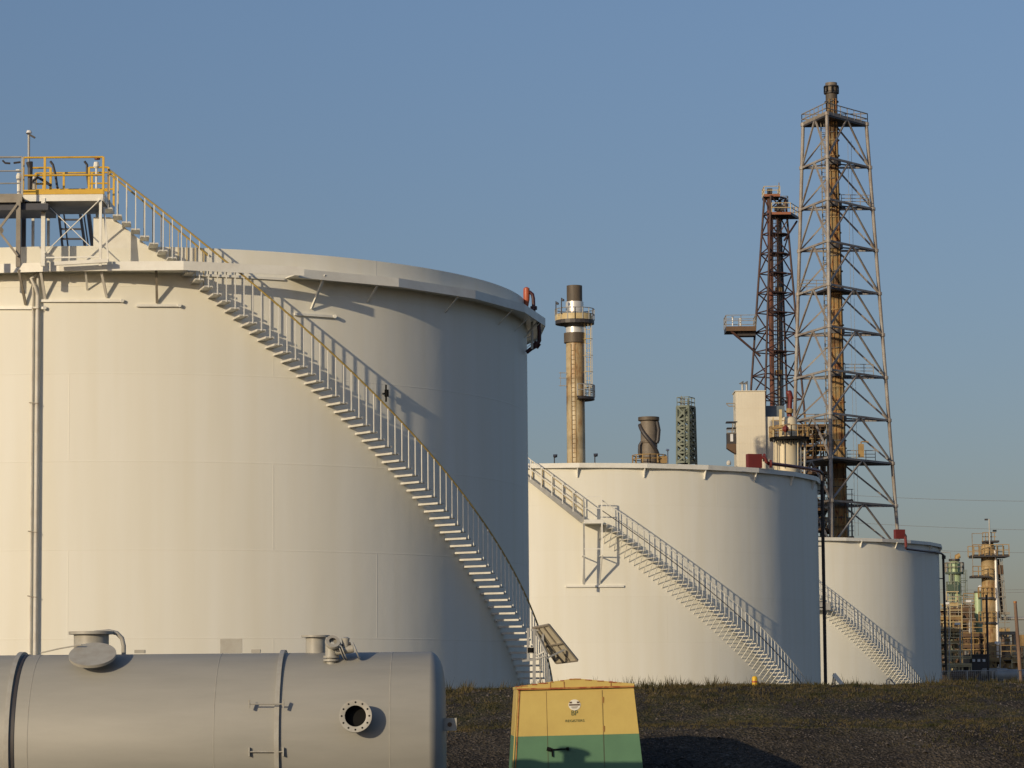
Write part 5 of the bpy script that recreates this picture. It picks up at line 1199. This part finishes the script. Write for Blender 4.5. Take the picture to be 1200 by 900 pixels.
for i, (x, y, Y, lb) in enumerate(((1138, 703.5, 270, 'slim lamp post with pale head right of the green column'), (1112, 706, 255, 'slim lamp post close beside the dark pipe of the farthest tank'), (1125, 730, 258, 'low floodlight post above the pale railed frame'), (1172, 752, 262, 'short lamp post right of the broad tan column'))):
    lp = empty('lamp_post', grd(W(x, 800, Y)), lb, 'lamp post'); MB().tube([grd(W(x, 800, Y)), W(x, y, Y), W(x - 2, y + .5, Y)], .045, 6).build('post', M['galv'], lp); MB().box(W(x - 3, y + 1, Y), (.5, .25, .2)).build('lamp_head', M['lamp'], lp)
# dark gear clutter low on the right
for i, (x, y, Y, rr_, L, mt, lb) in enumerate(((1166, 789, 255, .45, 2.2, 'dirtysteel', 'small grey horizontal drum behind the wire fence, left of two'), (1186, 791, 252, .5, 2.6, 'galv', 'pale grey horizontal drum behind the wire fence near the wooden pole'), (1128, 792, 256, .5, 2.0, 'brown', 'brown horizontal drum at the foot of the pale railed frame'))):
    c = W(x, y, Y); dr_ = empty('horizontal_drum', (c.x, Y, FLOOR), lb, 'drum')
    MB().lathe(c, [(.001, -L / 2 - .2), (rr_ * .7, -L / 2 - .12), (rr_, -L / 2), (rr_, L / 2), (rr_ * .7, L / 2 + .12), (.001, L / 2 + .2)], 18, axis='X').build('shell', M[mt], dr_, smooth=50)
    for sg in (-1, 1): MB().box((c.x + sg * L * .3, Y, (c.z - rr_ + FLOOR) / 2 + .05), (.2, .7, max(.1, c.z - rr_ - FLOOR + .15))).build('saddle', M[mt], dr_)
fe = empty('wire_fence', (W(1165, 800, 200).x, 200, FLOOR), 'low grey wire fence on the far side of the grass crest at the right', 'fence')
xa, xb = W(1104, 800, 200).x, W(1240, 800, 200).x; zf_ = W(1160, 786, 200).z
k = 0; first = None; q_ = xa
while q_ < xb:
    if first is None: first = MB().tube([(q_, 200, FLOOR), (q_, 200, zf_)], .045, 6).build('post', M['galv'], fe)
    else: o = first.copy(); col.objects.link(o); o.location = first.location + Vector((q_ - xa, 0, 0))
    q_ += 1.8
for z in (zf_, zf_ - .9): MB().tube([(xa, 200, z), (xb, 200, z)], .03, 6).build('rail', M['galv'], fe)
m = MB(); q_ = xa
while q_ < xb:
    m.bar((q_, 200, FLOOR), (q_, 200, zf_), .012); q_ += .14
z = FLOOR + .1
while z < zf_: m.bar((xa, 200, z), (xb, 200, z), .010); z += .14
m.build('mesh_panel', M['galv'], fe)
# power lines
for (p1, p2, Y, lb) in (((1040, 583), (1230, 590), 480, 'highest overhead wire right of the tall derrick'), ((1020, 614), (1230, 624), 480, 'overhead wire passing just above the farthest tank rim'), ((1090, 645), (1230, 650), 480, 'overhead wire level with the top of the broad tan column'), ((1095, 691), (1230, 692.5), 470, 'upper of the two lowest overhead wires at the right edge'), ((1095, 694.5), (1230, 695.5), 470, 'lower of the two lowest overhead wires at the right edge')):
    a, b = W(*p1, Y), W(*p2, Y); d = (b - a); pts = []
    a2 = a - d * 1.5; b2 = b + d * 1.0
    for k in range(21): t = k / 20; p = a2.lerp(b2, t); p.z -= 2.0 * (1 - (2 * t - 1) ** 2) - 2.0; pts.append(p)
    tag(MB().tube(pts, .03, 5).build('power_line', M['wire'], loc=a), lb, 'power line', 'overhead wires')
# anything that has ended above its foot is parented; done
